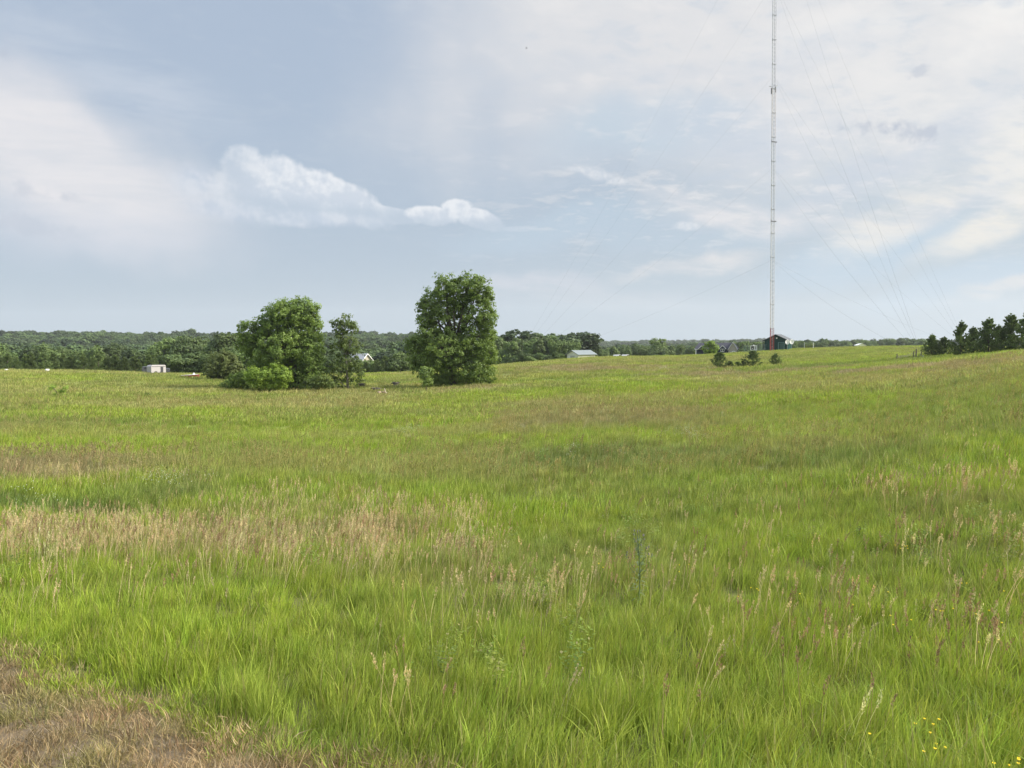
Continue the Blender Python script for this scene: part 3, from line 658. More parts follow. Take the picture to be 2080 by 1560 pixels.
big_tree('cottonwood_tree', 'tree', 'tallest tree of the meadow, dense rounded cottonwood standing alone', 95, 925, 777,
  [(908, 580, 26, 32), (882, 612, 28, 34), (864, 628, 16, 32), (905, 640, 40, 50), (955, 575, 24, 28), (930, 592, 22, 34), (975, 585, 26, 30), (996, 594, 10, 12), (965, 630, 36, 48), (990, 640, 22, 34), (992, 670, 20, 26), (965, 690, 40, 34),
   (870, 675, 24, 30), (850, 690, 26, 20), (838, 685, 16, 12), (862, 720, 34, 34), (905, 705, 44, 44), (985, 712, 32, 26), (955, 740, 44, 34), (895, 748, 40, 30), (990, 750, 20, 24), (930, 765, 60, 14)],
  lf_dark, .42, nmain=4, seed=13, per=42, fill=.88, clump=.5)
shrubs = [
 ('shrub', 'rounded bright green bush in front of the broad cottonwood', 88, 548, 802, [(560, 765, 30, 20), (535, 768, 30, 18), (582, 770, 16, 18), (550, 785, 34, 14), (515, 765, 18, 16)], lf_mid),
 ('shrub', 'darker green bush at the left foot of the broad cottonwood', 91, 492, 785, [(498, 758, 26, 16), (480, 765, 20, 14), (505, 775, 28, 10), (462, 773, 14, 8)], lf_dark),
 ('shrub', 'low bush filling the gap right of the broad cottonwood', 90, 650, 787, [(655, 762, 16, 14), (635, 770, 22, 12), (664, 772, 14, 10)], lf_slim),
 ('shrub', 'small upright bush at the left foot of the tallest tree', 88, 865, 790, [(864, 757, 13, 10), (868, 768, 12, 10), (860, 745, 7, 8), (874, 752, 6, 9)], lf_slim),
 ('shrub', 'pair of low shoots sprawling in the grass at the far left', 76, 118, 812, [(108, 791, 7, 5), (126, 798, 9, 3), (134, 792, 4, 3), (112, 806, 4, 5), (128, 808, 5, 4), (104, 794, 4, 4)], lf_mid),
 ('shrub', 'tiny bare looking bush in the grass left of the clump', 78, 302, 816, [(299, 810, 5, 3), (310, 813, 6, 2)], lf_dark)]
for i, (nm, lab, Y, bx, by, L_, mt) in enumerate(shrubs):
    small = max(l[2] for l in L_) < 12
    big_tree(nm, 'bush', lab, Y, bx, by, L_, mt, .045, leaf=.07 if small else .10, clump=.22 if small else .36, per=22 if small else 34, nmain=2, seed=30+i, fill=.7 if small else 1.1, shell=.3)
big_tree('willow_tree', 'tree', 'olive green rounded tree left of the broad cottonwood', 112, 452, 760,
  [(455, 722, 28, 22), (440, 738, 26, 20), (472, 738, 26, 20), (450, 750, 30, 12), (462, 715, 20, 12)], lf_olive, .2, leaf=.12, clump=.4, per=36, seed=41)

# ---- tree kinds for the distance
def kit_broad(seed, wide=1.0, H=10., leafs=.24, per=26, low=.12):
    r = random.Random(seed); lb = []
    for i in range(9):
        a_ = r.uniform(0, 6.28); zz = H*r.uniform(.3, .82); rr = H*.20*wide*(1-.3*abs(zz/H-.5))*r.uniform(.6, 1.1)
        lb.append((math.cos(a_)*rr, math.sin(a_)*rr, zz, H*.19*wide*r.uniform(.75, 1.2), H*.19*wide*r.uniform(.75, 1.2), H*.17*r.uniform(.8, 1.2)))
    lb.append((0, 0, H*.45, H*.24*wide, H*.24*wide, H*.3)); lb.append((0, 0, H*.2, H*.26*wide, H*.26*wide, H*.16))
    q_ = np.random.default_rng(seed); C, N = crown_points(lb, H*.055, per, .8, q_); C = C[(m_ := C[:, 2] > low)]; N = N[m_]
    v, f = leafquads(C, N, leafs, q_)
    return mesh_np('crown', v, f, lf_wood), limbs((0, 0, 0), lb, H*.02, H, nmain=1, r=r).mesh('trunk', bark, True)
def kit_pine(seed, H=5., dens=1.0, bushy=.36, mat=None, tuft=.15, gappy=.2):
    """pine: whorls of up-swept branches carrying tufts of needles"""
    r = random.Random(seed); q_ = np.random.default_rng(seed); tb = MB(); tb.tube([(0, 0, -.2), (.02, 0, H*.5), (0, .02, H*.97)], [H*.018, H*.011, H*.003], 6)
    C, Dd = [], []; nw = int(H*3.2)
    for w_ in range(nw):
        z0 = H*(.03+.93*w_/nw); L_ = H*bushy*(1-w_/nw)**.75+.14
        for b_ in range(r.randint(5, 7)):
            if r.random() < gappy*.5: continue
            a_ = r.uniform(0, 6.28); l_ = L_*r.uniform(.65, 1.2); p = Vector((0, 0, z0)); d = Vector((math.cos(a_), math.sin(a_), .25+.5*w_/nw)); pts = [p]
            for s_ in range(4):
                p = p+d.normalized()*l_/4; pts.append(p.copy()); d.z += .22
            tb.tube(pts, [H*.004, H*.0035, H*.003, H*.002, H*.001], 4)
            for s_ in range(1, 5):
                for _ in range(2 if s_ < 3 else 3):
                    if r.random() < gappy*.6: continue
                    o_ = Vector((r.uniform(-1, 1), r.uniform(-1, 1), r.uniform(-.3, .6)))*l_*.16
                    C.append(pts[s_]+o_); Dd.append((pts[s_]-pts[s_-1]).normalized()*.6+Vector((0, 0, .7)))
    C.append(Vector((0, 0, H))); Dd.append(Vector((0, 0, 1)))
    C = np.array(C); Dd = np.array(Dd); k = int(34*dens); n = len(C)*k; idx = np.repeat(np.arange(len(C)), k)
    dd = Dd[idx]*1.0+unit(n, q_)*.75; dd /= np.linalg.norm(dd, axis=1)[:, None]; st = C[idx]-Dd[idx]*tuft*.6*q_.random(n)[:, None]+unit(n, q_)*tuft*.25
    ln = tuft*q_.uniform(.8, 1.5, n)[:, None]; sd_ = np.cross(dd, unit(n, q_)); sd_ /= np.linalg.norm(sd_, axis=1)[:, None]+1e-9; w_ = tuft*.16
    v = np.empty((n, 4, 3)); v[:, 0] = st-sd_*w_; v[:, 1] = st+sd_*w_; v[:, 2] = st+dd*ln+sd_*w_*.4; v[:, 3] = st+dd*ln-sd_*w_*.4
    return mesh_np('crown', v.reshape(-1, 3), np.arange(4*n).reshape(-1, 4), mat or lf_pine), tb.mesh('trunk', bark, True)
broad = [kit_broad(100+i, w_) for i, w_ in enumerate((1.0, 1.25, .85, 1.1, 1.4, .95))]
pines = [kit_pine(200+i, 5., 1.0, b_, gappy=g_) for i, (b_, g_) in enumerate(((.30, .1), (.36, .15), (.33, .2)))]
_src = {}
def plant(kit, name, cat, loc, h, unit_h, rz, label, group, wx=1.0):
    key = (id(kit), name)
    if key not in _src:
        root = empty(name, loc, rz, label=label, cat=cat, group=group)
        a_ = bpy.data.objects.new('crown', kit[0]); link(a_, root); b_ = bpy.data.objects.new('trunk', kit[1]); link(b_, root); _src[key] = root
    else:
        s0 = _src[key]; root = s0.copy(); COL.objects.link(root); root.location = loc; root.rotation_euler = (0, 0, rz)
        for ch in s0.children:
            if ch.name.split('.')[0] in ('crown', 'trunk'):
                c_ = ch.copy(); COL.objects.link(c_); c_.parent = root
        tag(root, label, cat, group)
        if not group and 'group' in root: del root['group']
    s_ = h/unit_h; root.scale = (s_*wx, s_*wx, s_); return root
RR = random.Random(77)
ORD = 'first second third fourth fifth sixth seventh eighth ninth tenth eleventh twelfth thirteenth fourteenth fifteenth sixteenth seventeenth eighteenth nineteenth twentieth'.split()
ORD += ['twenty-'+o for o in ORD[:9]]+['thirtieth']+['thirty-'+o for o in ORD[:9]]
def row(x0, x1, n, Y0, Y1, top, kits, name, cat, label, group, unit_h=10., wx=(.9, 1.3), var=4, sink=.3):
    """n trees spread between two columns; top(px) is the row their tops reach"""
    for i in range(n):
        px = x0+(x1-x0)*(i+RR.uniform(.15, .85))/n; Y = RR.uniform(Y0, Y1); g_ = stand(px, Y)
        tz = at(px, top(px)+RR.uniform(-.6, 1)*var, Y).z; h = max(2.0, tz-g_.z+sink)
        w_ = RR.uniform(*wx)*(1 if h < unit_h*1.3 else .8)
        plant(RR.choice(kits), name, cat, g_-Vector((0, 0, sink)), h, unit_h, RR.uniform(0, 6.28), ORD[i]+' from the left, '+label, group, w_)
li = lambda *p: (lambda x: float(np.interp(x, p[0::2], p[1::2])))
row(-20, 345, 19, 150, 168, li(0, 718, 330, 722), pines, 'pine_tree', 'pine', 'dark pine in the row behind the left crest', 'dark pines in the row at the left', 5., (.9, 1.3), 6)
row(-20, 340, 15, 185, 225, li(0, 700, 120, 698, 340, 702), broad, 'broadleaf_tree', 'tree', 'leafy tree behind the left row of dark pines', 'leafy trees behind the left pine row', wx=(.8, 1.1), var=8)
row(325, 500, 11, 178, 205, li(330, 684, 370, 678, 430, 684, 460, 677, 500, 682), broad, 'broadleaf_tree', 'tree', 'tall leafy tree in the dense stand left of the clump', 'tall leafy trees left of the clump', wx=(.85, 1.1), var=6)
row(350, 500, 9, 158, 172, li(350, 712, 500, 716), broad, 'broadleaf_tree', 'tree', 'lower leafy tree behind the red boat', 'low trees behind the red boat', wx=(1.1, 1.5), var=7)
row(738, 862, 10, 172, 190, li(738, 736, 762, 734, 775, 724, 860, 722), pines, 'pine_tree', 'pine', 'dark pine between the slender and tallest trees', 'dark pines between the meadow trees', 5., (1.0, 1.4), 5)
row(640, 700, 4, 172, 190, li(640, 715, 700, 722), broad, 'broadleaf_tree', 'tree', 'low tree glimpsed left of the slender tree', 'low trees glimpsed behind the clump', wx=(1, 1.3))
row(800, 850, 3, 165, 175, li(800, 716, 850, 712), broad, 'broadleaf_tree', 'tree', 'rounded green tree directly left of the tallest tree', 'rounded trees left of the tallest tree', wx=(1.1, 1.4))
row(1000, 1165, 20, 225, 275, li(1000, 684, 1060, 688, 1110, 688, 1160, 690, 1170, 700), broad, 'broadleaf_tree', 'tree', 'dark tree in the grove left of the barn', 'leafy trees left of the barn', wx=(.8, 1.05), var=4)
row(1045, 1145, 8, 185, 205, li(1045, 716, 1175, 716), broad, 'broadleaf_tree', 'tree', 'pale green low tree along the crest left of the barn', 'low trees on the crest by the barn', wx=(1.1, 1.5), var=5)
row(1180, 1425, 24, 300, 380, li(1180, 707, 1240, 705, 1290, 699, 1340, 702, 1425, 701), broad, 'broadleaf_tree', 'tree', 'leafy tree in the belt beyond the barn', 'trees between the barn and the blue house', wx=(.8, 1.1), var=3)
row(1420, 1680, 24, 330, 420, li(1420, 696, 1500, 693, 1550, 690, 1620, 690, 1680, 697), broad, 'broadleaf_tree', 'tree', 'hazy tree in the belt behind the green shed', 'trees behind the house and shed', wx=(.8, 1.1), var=2)
row(1670, 1900, 26, 520, 620, li(1670, 692, 1770, 688, 1830, 686, 1900, 691), broad, 'broadleaf_tree', 'tree', 'distant skyline tree right of the green shed', 'distant skyline trees right of the shed', wx=(1.0, 1.5), var=2)
big_tree('broadleaf_tree', 'tree', 'lone taller tree rising above the belt left of the blue house', 300, 1337, 722, [(1330, 686, 10, 7), (1344, 686, 9, 8), (1337, 696, 12, 10), (1336, 708, 12, 9)], lf_wood, .3, leaf=.26, clump=.8, per=34, nmain=1, seed=51)
big_tree('spruce_tree', 'tree', 'wide dark evergreen mound under the lone taller tree', 280, 1343, 722, [(1340, 706, 18, 9), (1355, 710, 12, 7), (1328, 711, 10, 7), (1343, 716, 24, 6)], lf_pine, .3, leaf=.2, clump=.7, per=50, nmain=1, seed=52)
big_tree('broadleaf_tree', 'tree', 'rounded green tree in front of the blue house', 205, 1443, 715, [(1443, 694, 12, 7), (1437, 702, 12, 8), (1450, 703, 11, 9), (1443, 710, 14, 6)], lf_mid, .14, leaf=.16, clump=.5, per=36, nmain=1, seed=53)
row(732, 768, 4, 190, 198, li(732, 729, 768, 731), broad, 'broadleaf_tree', 'tree', 'low tree in front of the cream house', 'low trees in front of the cream house', wx=(1.2, 1.5), var=2)
# pines on the right-hand slope, each its own
right_p = [(1893, 118, 712, 679, 1.15, 0, 'lowest pine at the left end of the dark pine row'),
 (1918, 117, 712, 684, 1.2, 1, 'short bushy pine second from the left end of the dark row'),
 (1952, 104, 711, 652, .82, 2, 'slim pointed pine rising above the left part of the dark row'),
 (1976, 110, 709, 664, 1.0, 0, 'medium pine between the slim pointed one and the taller pair'),
 (2008, 104, 708, 646, .95, 1, 'tall pine with a forked looking top in the right part of the row'),
 (2028, 108, 707, 660, 1.0, 2, 'pine squeezed between the two tallest pines of the row'),
 (2052, 103, 706, 638, 1.05, 0, 'tallest and widest pine of the row at the right edge'),
 (2086, 100, 704, 634, 1.0, 1, 'pine cut by the right edge of the view')]
for px, Y, by, ty, w_, k, lab in right_p:
    g_ = stand(px, Y, by); h = at(px, ty, Y).z-g_.z; plant(pines[k], 'pine_tree', 'pine', g_, h, 5., RR.uniform(0, 6), lab, 'dark pines on the right slope', w_*1.2)
young = [kit_pine(300+i, 3., .8, b_, gappy=.3, tuft=.16) for i, b_ in enumerate((.56, .60, .50))]
for px, Y, by, ty, w_, k, lab in ((1462, 118, 749, 717, 1.2, 0, 'young pine at the left end of the small group in the grass'),
    (1509, 118, 748, 733, 1.5, 2, 'low sprawling young pine under the left side of the tallest young one'), (1497, 119, 748, 735, 1.6, 1, 'low sprawling young pine in the middle of the small group'), (1482, 118, 749, 733, 1.4, 2, 'small low pine beside the leftmost of the young group'),
    (1530, 118, 747, 713, 1.15, 1, 'tallest young pine of the small group, below the white box'), (1575, 119, 746, 718, 1.0, 2, 'young pine standing apart at the right of the small group')):
    g_ = stand(px, Y, by); h = at(px, ty, Y).z-g_.z; plant(young[k], 'young_pine', 'pine', g_, h, 3., RR.uniform(0, 6), lab, 'young pines in the meadow', w_)

# far woods
def wood(name, label, n, area, hrange, tint_k=1.0, seed=5):
    r = np.random.default_rng(seed); px = r.uniform(area[0], area[1], n); Y = r.uniform(area[2], area[3], n)
    x = (px-1040)/F*Y; z = height(x, Y); h = r.uniform(*hrange, n)/10.*(1+.25*(r.random(n) < .12))
    sc = np.stack([h*r.uniform(.95, 1.35, n)]*2+[h], 1); rot = np.stack([np.zeros(n), np.zeros(n), r.uniform(0, 6.28, n)], 1)
    return scatter(name, np.column_stack([x, Y, z-.5]), rot, sc, r.integers(0, len(woodkit), n), np.ones((n, 3)), woodkit, label, 'woodland')
lf_hill = leafmat('hill_wood_leaves', (.044, .080, .032), (.115, .165, .058), .3, .05, rnd=.45)
woodkit = [kit_broad(400+i, w_, leafs=.42, per=15)[0] for i, w_ in enumerate((1.2, 1.5, 1.0, 1.3))]
for m_ in woodkit: m_.materials[0] = lf_hill
wood('woodland', 'dense wood covering the hills at the far left', 1500, (-150, 1060, 480, 1150), (10, 15), seed=61)
wood('woodland', 'low belt of wood in the valley behind the meadow', 700, (-150, 1180, 270, 480), (8, 12), seed=62)
wood('woodland', 'middle distance wood between the barn and the far ridge', 800, (1180, 1700, 450, 1500), (6, 8.5), seed=65)
wood('woodland', 'bluish wooded ridge on the skyline behind the barn', 1300, (1100, 1560, 1600, 2700), (10, 14), seed=63)
wood('woodland', 'far flat tree line behind the tower and the right horizon', 900, (1380, 2250, 650, 1700), (5.5, 9), seed=64)

# ------------------------------------------------------------------ radio mast
white_paint = plain('white_paint', (.78, .78, .78), .6, .06, 2)
mast_white = plain('faded_mast_paint', (.60, .59, .61), .7, .06, .6)
mast_red = plain('mast_red_paint', (.30, .06, .055), .8, .12, .6)
mast_pink = plain('mast_faded_red', (.62, .57, .57), .7, .1, .6)
steel = plain('galvanised_steel', (.38, .39, .41), .45, .15, 4, .6)
dark_metal = plain('dark_metal', (.05, .052, .058), .5, .2, 4, .3)
TY = 196.; tb_ = stand(1567, TY, 710); MH = 134.0
mast = empty('radio_mast', tb_, R(20), label='tall thin lattice radio mast with guy wires in front of the green shed', cat='radio mast')
fw = .56   # triangle radius
corners = [(fw*math.cos(R(a_)), fw*math.sin(R(a_))) for a_ in (90, 210, 330)]
seg_h = 6.1
def mastsection(z0, z1, mat, first=None):
    lg = []
    for (x, y) in corners: lg.append(MB().tube([(x, y, z0), (x, y, z1)], .055, 6))
    br_ = MB(); n = int(round((z1-z0)/1.02)); st = (z1-z0)/n
    for i in range(3):
        (xa, ya), (xb, yb) = corners[i], corners[(i+1) % 3]
        for k in range(n):
            a_, b_ = z0+k*st, z0+(k+1)*st
            br_.tube([(xa, ya, a_), (xb, yb, (a_+b_)/2)], .030, 4, False); br_.tube([(xb, yb, (a_+b_)/2), (xa, ya, b_)], .030, 4, False)
    return lg, br_
z = 0.; k = 0
pieces = {}
legs_ = {0: [MB(), MB(), MB()], 1: [MB(), MB(), MB()], 2: [MB(), MB(), MB()]}; brs = {0: MB(), 1: MB(), 2: MB()}
while z < MH:
    ci_ = 0 if k == 0 else (1 if k in (1, 2, 9, 10) else 2)
    lg, br_ = mastsection(z, z+seg_h-.02, None)
    for i in range(3): legs_[ci_][i].add(lg[i].v, lg[i].f)
    brs[ci_].add(br_.v, br_.f); z += seg_h; k += 1
for ci_, mt in ((0, mast_red), (1, mast_pink), (2, mast_white)):
    for i in range(3):
        o = legs_[ci_][i].obj('leg', mt, mast)
        if ci_ == 0: o['label'] = 'red painted foot of a mast leg'
    brs[ci_].obj('bracing', mt, mast)
fl = MB()
for j in range(1, k):
    zz = j*seg_h-.01
    for i in range(3):
        (xa, ya), (xb, yb) = corners[i], corners[(i+1) % 3]; fl.tube([(xa, ya, zz), (xb, yb, zz)], .055, 5); fl.tube([(xa, ya, zz-.09), (xa, ya, zz+.09)], .085, 8)
fl.obj('joint_flanges', plain('flange_steel', (.34, .34, .36), .7, .1, 2), mast)
cb = MB()
for i in range(3): cb.tube([(.10+.05*i, -.1, 0), (.10+.05*i, -.1, 118)], .016, 5)
cb.obj('feed_cables', steel, mast)
MB().box(-1.0, 1.0, -1.0, 1.0, -.5, .12).obj('concrete_base', plain('concrete', (.32, .31, .29), .9), mast)
zpx = lambda py: at(1569, py, TY).z-tb_.z
for sx, sy, py, dz_ in ((-.75, -.2, 186, 0), (.75, .1, 184, .4)):      # panel antennas and their arms
    zc_ = zpx(py); pa = MB().box(sx-.14, sx+.14, sy-.1, sy+.1, zc_-.75+dz_, zc_+.75+dz_).obj('panel_antenna', dark_metal, mast, bevel=.03)
    MB().tube([(sx, sy, zc_+dz_), (0, 0, zc_+dz_)], .03, 6).obj('bracket', steel, mast)
for sx, py in ((-1.0, 176.5), (1.0, 173)):
    zc_ = zpx(py); MB().tube([(0, 0, zc_), (sx, 0, zc_)], .05, 6).box(sx-.22, sx+.2, -.12, .12, zc_-.05, zc_+.07).obj('side_beacon', steel, mast)
for py in (289, 450): 
    zc_ = zpx(py); MB().box(-.85, .85, -.5, -.38, zc_-.1, zc_+.1).tube([(-.8, -.4, zc_-.5), (-.8, -.4, zc_+.6)], .03, 5).obj('mounting_frame', dark_metal, mast)
zc_ = zpx(564); MB().tube([(0, 0, zc_), (-1.3, 0, zc_)], .03, 5).tube([(-1.3, 0, zc_-.2), (-1.3, 0, zc_+.9)], .025, 5).obj('whip_antenna', steel, mast)
anchors = []
p_, q_2 = -68., 45.
for (ox, oy) in ((p_, q_2), (-p_/2-.866*q_2, -q_2/2+.866*p_), (-p_/2+.866*q_2, -q_2/2-.866*p_)):
    ax, ay_ = tb_.x+ox, tb_.y+oy; anchors.append(Vector((ax, ay_, hz(ax, ay_)-.05)))
wire = plain('guy_wire_steel', (.10, .105, .12), .9, .1, 1, 0., spec=.1)
Mi = Matrix.LocRotScale(mast.location, mast.rotation_euler, None).inverted()
for lv in (530, 345, 158, -30, -215):
    zt = tb_.z+zpx(lv)
    for A in anchors:
        top = Vector((tb_.x, tb_.y, zt)); top += (Vector((A.x-top.x, A.y-top.y, 0)).normalized())*.6; L_ = (A-top).length; pts = []
        for i in range(25):
            s_ = i/24; p = top.lerp(A, s_); p.z -= L_*.017*4*s_*(1-s_); pts.append(Mi @ p)
        MB().tube(pts, .0085, 5).obj('guy_wire', wire, mast)
conc = bpy.data.materials['concrete']
for A in anchors:
    l = Mi @ A; MB().box(l.x-.4, l.x+.4, l.y-.4, l.y+.4, l.z-.9, l.z).tube([(l.x, l.y, l.z), (l.x, l.y, l.z+.5)], .06, 6).obj('guy_anchor', conc, mast)

# ------------------------------------------------------------------ buildings
teal = plain('dark_green_siding', (.014, .050, .045), .9, .2, 2, wave=('X', 2.2), spec=.1); roofgrey = plain('grey_sheet_roof', (.115, .125, .135), .9, .15, 2, wave=('Y', 1.6), spec=.1)
def bldg(name, px, Y, py, rz, label, cat): return empty(name, stand(px, Y, py), rz, label=label, cat=cat)
def facing(px): return -math.atan((px-1040)/F)
def gable_roof(mb, w, d0, d1, ze, zr, over=.35, th=.12):
    """ridge along y, thin slabs with eaves"""
    sl = (zr-ze)/(w/2)
    for s_ in (-1, 1):
        xe, zee = s_*(w/2+over), ze-over*sl
        poly = [(0, zr), (xe, zee), (xe, zee+th), (0, zr+th)]
        if s_ > 0: poly = poly[::-1]
        mb.prism(poly, d0-over, d1+over)
    return mb
k_ = 199/F
sh_ = bldg('green_shed', 1576, 203, 708, facing(1576)+R(-16), 'dark green gabled shed right behind the foot of the radio mast', 'shed')
w_, d_, ze, zr = 6.0, 4.6, at(1576, 691, 203).z-sh_.location.z, at(1576, 680, 203).z-sh_.location.z
MB().prism([(-w_/2, -.6), (w_/2, -.6), (w_/2, ze), (0, zr), (-w_/2, ze)], 0, d_).obj('walls', teal, sh_)
gable_roof(MB(), w_+.1, -.1, d_, ze+.02, zr+.04, .45).obj('roof', roofgrey, sh_)
MB().box(.9, 1.9, -.06, -.003, 0, 2.05).obj('door', plain('green_door', (.03, .09, .085), .5), sh_)
MB().box(2.2, 2.32, -.5, -.4, 0, 2.2).box(.7, .82, -.5, -.4, 0, 2.2).box(.7, 2.32, -.5, -.4, 2.2, 2.3).obj('porch_frame', plain('pale_teal_metal', (.14, .25, .25), .5), sh_)
MB().tube([(.25, -.05, zr-.9), (.25, -.25, zr-.9)], [.16, .2], 10).obj('gable_lamp', white_paint, sh_)
for i, (px, py) in enumerate(((1599, 695), (1608, 694.5))):   # curved white dishes on poles
    b = stand(px, 196, 706); dsh = empty('satellite_dish', b, facing(px)+R(215), label=('white curved dish close to the right front of the green shed' if i == 0 else 'white curved dish just past the right end of the green shed'), cat='satellite dish')
    zc_ = at(px, py, 196).z-b.z; V_, F_ = [], []
    for a_ in range(7):
        for c_i in range(14):
            rr = .62*a_/6; th = 2*math.pi*c_i/14; V_.append((rr*math.cos(th), .45*rr*rr-.12, zc_+rr*math.sin(th)))
    for a_ in range(6):
        for c_i in range(14): F_.append((a_*14+c_i, a_*14+(c_i+1) % 14, (a_+1)*14+(c_i+1) % 14, (a_+1)*14+c_i))
    o = MB().add(V_, F_).obj('dish', white_paint, dsh, True); so_ = o.modifiers.new('thick', 'SOLIDIFY'); so_.thickness = .04
    MB().tube([(0, .05, -.3), (0, .05, zc_)], .04, 8).obj('pole', steel, dsh)
# green screened chain-link fence
def fence(name, label, pA, pB, h, n, pmat, mmat, rails=(0.05, 1.0), pr=.04, mesh=.16):
    A, B = pA, pB; root = empty(name, A, math.atan2(B.y-A.y, B.x-A.x), label=label, cat='fence'); L_ = (B-A).xy.length; dz_ = B.z-A.z
    for i in range(n+1):
        s_ = i/n; MB().tube([(L_*s_, 0, dz_*s_-.4), (L_*s_, 0, dz_*s_+h+.08)], pr, 8).obj('post', pmat, root)
    rl = MB()
    for r_ in rails: rl.tube([(0, .03, h*r_), (L_, .03, dz_+h*r_)], .02, 5)
    rl.obj('rails', pmat, root)
    if mesh:
        mm = MB(); n2 = int(L_/mesh)
        for i in range(n2):
            s_ = i/n2; x = L_*s_
            mm.tube([(x, .05, dz_*s_), (x+h*.5, .05, dz_*min(1, s_+h*.5/L_)+h)], .012, 3, False); mm.tube([(x+h*.5, .055, dz_*s_), (x, .055, dz_*s_+h)], .012, 3, False)
        mm.obj('wire_mesh', mmat, root)
    return root
fence('chain_link_fence', 'green wire mesh fence left of the radio mast', stand(1507, 198, 712), stand(1552, 200, 711), 2.0, 4, dark_metal, plain('green_mesh', (.05, .10, .085), .6), mesh=.13)
for px, lab in ((1634, 'thin white post left of the brown brush beyond the shed'), (1652, 'thicker white post right of the brown brush beyond the shed')):
    b = stand(px, 215, 706); root = empty('marker_post', b, label=lab, cat='post'); r_ = .035 if px == 1634 else .07; h = at(px, 696, 215).z-b.z
    MB().tube([(0, 0, -.4), (0, 0, h)], r_, 8).obj('pole', white_paint, root); MB().tube([(0, 0, h), (0, 0, h+.06)], r_*1.25, 8).obj('cap', steel, root)
big_tree('shrub', 'bush', 'brownish bush between the two white posts', 220, 1643, 707, [(1639, 701, 5, 4), (1646, 701, 5, 4)], lf_olive, .05, leaf=.12, clump=.4, per=30, nmain=2, seed=58)

# blue house with white trimmed gables
slate = plain('dark_slate_shingles', (.026, .028, .042), .95, .2, 5, wave=('Z', 3.)); blue = plain('blue_lap_siding', (.022, .032, .075), .9, .15, 2, wave=('Z', 4.)); cream = plain('cream_siding', (.38, .35, .28), .7, .1, 2, wave=('Z', 4.))
glass = plain('window_glass', (.03, .035, .045), .1, .1, 2)
HY = 232.; kk = HY/F
hs = bldg('blue_house', 1456, HY, 714, facing(1456), 'dark blue house with white trimmed gables left of the radio mast', 'house'); hb = hs.location
zz_ = lambda py: at(1456, py, HY).z-hb.z
xx_ = lambda px: (px-1456)*kk
def gable_front(root, pxc, half, py_e, py_r, y0, depth, wallm, trim=True, zb=-.5, name='gable'):
    x0 = xx_(pxc); e, r_ = zz_(py_e), zz_(py_r); w2 = half*kk
    MB().prism([(x0-w2, zb), (x0+w2, zb), (x0+w2, e), (x0, r_), (x0-w2, e)], y0, y0+depth).obj(name, wallm, root)
    rb = gable_roof(MB(), 2*w2, y0, y0+depth, e+.02, r_+.03, .25, .14); rb.v = [(a_+x0, b_, c_) for a_, b_, c_ in rb.v]; rb.obj('roof', slate, root)
    if trim:
        sl = (r_-e)/w2; o_ = .25
        for s_ in (-1, 1):
            poly = [(x0, r_-.10), (x0+s_*(w2+o_), e-o_*sl-.10), (x0+s_*(w2+o_), e-o_*sl+.12), (x0, r_+.12)]
            if s_ > 0: poly = poly[::-1]
            MB().prism(poly, y0-.36, y0-.255).obj('trim', white_paint, root)
MB().box(xx_(1414), xx_(1496), 0, 8, -1.5, zz_(708)).obj('walls', blue, hs)
e, r_ = zz_(708), zz_(696)
MB().add([(xx_(1411), -.5, e-.1), (xx_(1499), -.5, e-.1), (xx_(1490), 4, r_), (xx_(1420), 4, r_), (xx_(1411), 8.5, e-.1), (xx_(1499), 8.5, e-.1)],
         [(0, 1, 2, 3), (2, 5, 4, 3), (0, 3, 4), (1, 5, 2), (0, 4, 5, 1)]).obj('main_roof', slate, hs)
gable_front(hs, 1487, 8.5, 709, 695.5, -1.2, 6, cream)
gable_front(hs, 1467, 5.5, 707.5, 702, -.9, 4, blue)
gable_front(hs, 1426, 6, 708, 702.5, -1.8, 5, blue, zb=zz_(708.5))
gable_front(hs, 1488.5, 8, 718, 713, -4.0, 3, blue)
f_ = MB().box(xx_(1463.2), xx_(1470.6), -1.0, -.905, zz_(714.2), zz_(708.6)).obj('window', white_paint, hs)
for a_, b_ in ((1463.9, 1466.5), (1467.3, 1469.9)): MB().box(xx_(a_), xx_(b_), -1.03, -1.002, zz_(713.4), zz_(709.4)).obj('pane', glass, f_)
MB().box(xx_(1414.4), xx_(1415.8), -1.7, -1.5, -1.5, zz_(708.5)).obj('porch_column', white_paint, hs)
MB().box(xx_(1412), xx_(1462), -.62, -.5, e-.22, e-.08).obj('gutter', white_paint, hs)

# pale metal barn
roofteal = plain('pale_green_metal_roof', (.17, .20, .21), .8, .1, 1.5, .0, wave=('Y', 1.8)); barnwall = plain('pale_barn_siding', (.72, .70, .58), .7, .1, 1.5, wave=('X', 2.))
bn_ = bldg('metal_barn', 1163, 215, 722, facing(1163)+R(-52), 'pale metal barn with grey green roof half hidden by the crest', 'barn'); bz = bn_.location.z
ze, zr = at(1163, 720, 215).z-bz, at(1163, 712.5, 215).z-bz
MB().prism([(-2.6, -2), (2.6, -2), (2.6, ze), (0, zr), (-2.6, ze)], 0, 6.2).obj('walls', barnwall, bn_)
gable_roof(MB(), 5.3, 0, 6.2, ze+.02, zr+.03, .4).obj('roof', roofteal, bn_)
MB().box(-1.0, 1.0, -.05, -.003, -1.5, ze-.35).obj('sliding_door', plain('barn_door', (.36, .36, .31), .7), bn_)
for px in (1154.5, 1163.5):
    big_tree('shrub', 'bush', 'dark little bush at the left corner of the barn' if px < 1160 else 'dark little bush against the middle of the barn gable', 206, px, 722, [(px, 720, 3, 2.5), (px+1.5, 722, 2, 2)], lf_dark, .04, leaf=.1, clump=.25, per=26, nmain=2, seed=int(px))

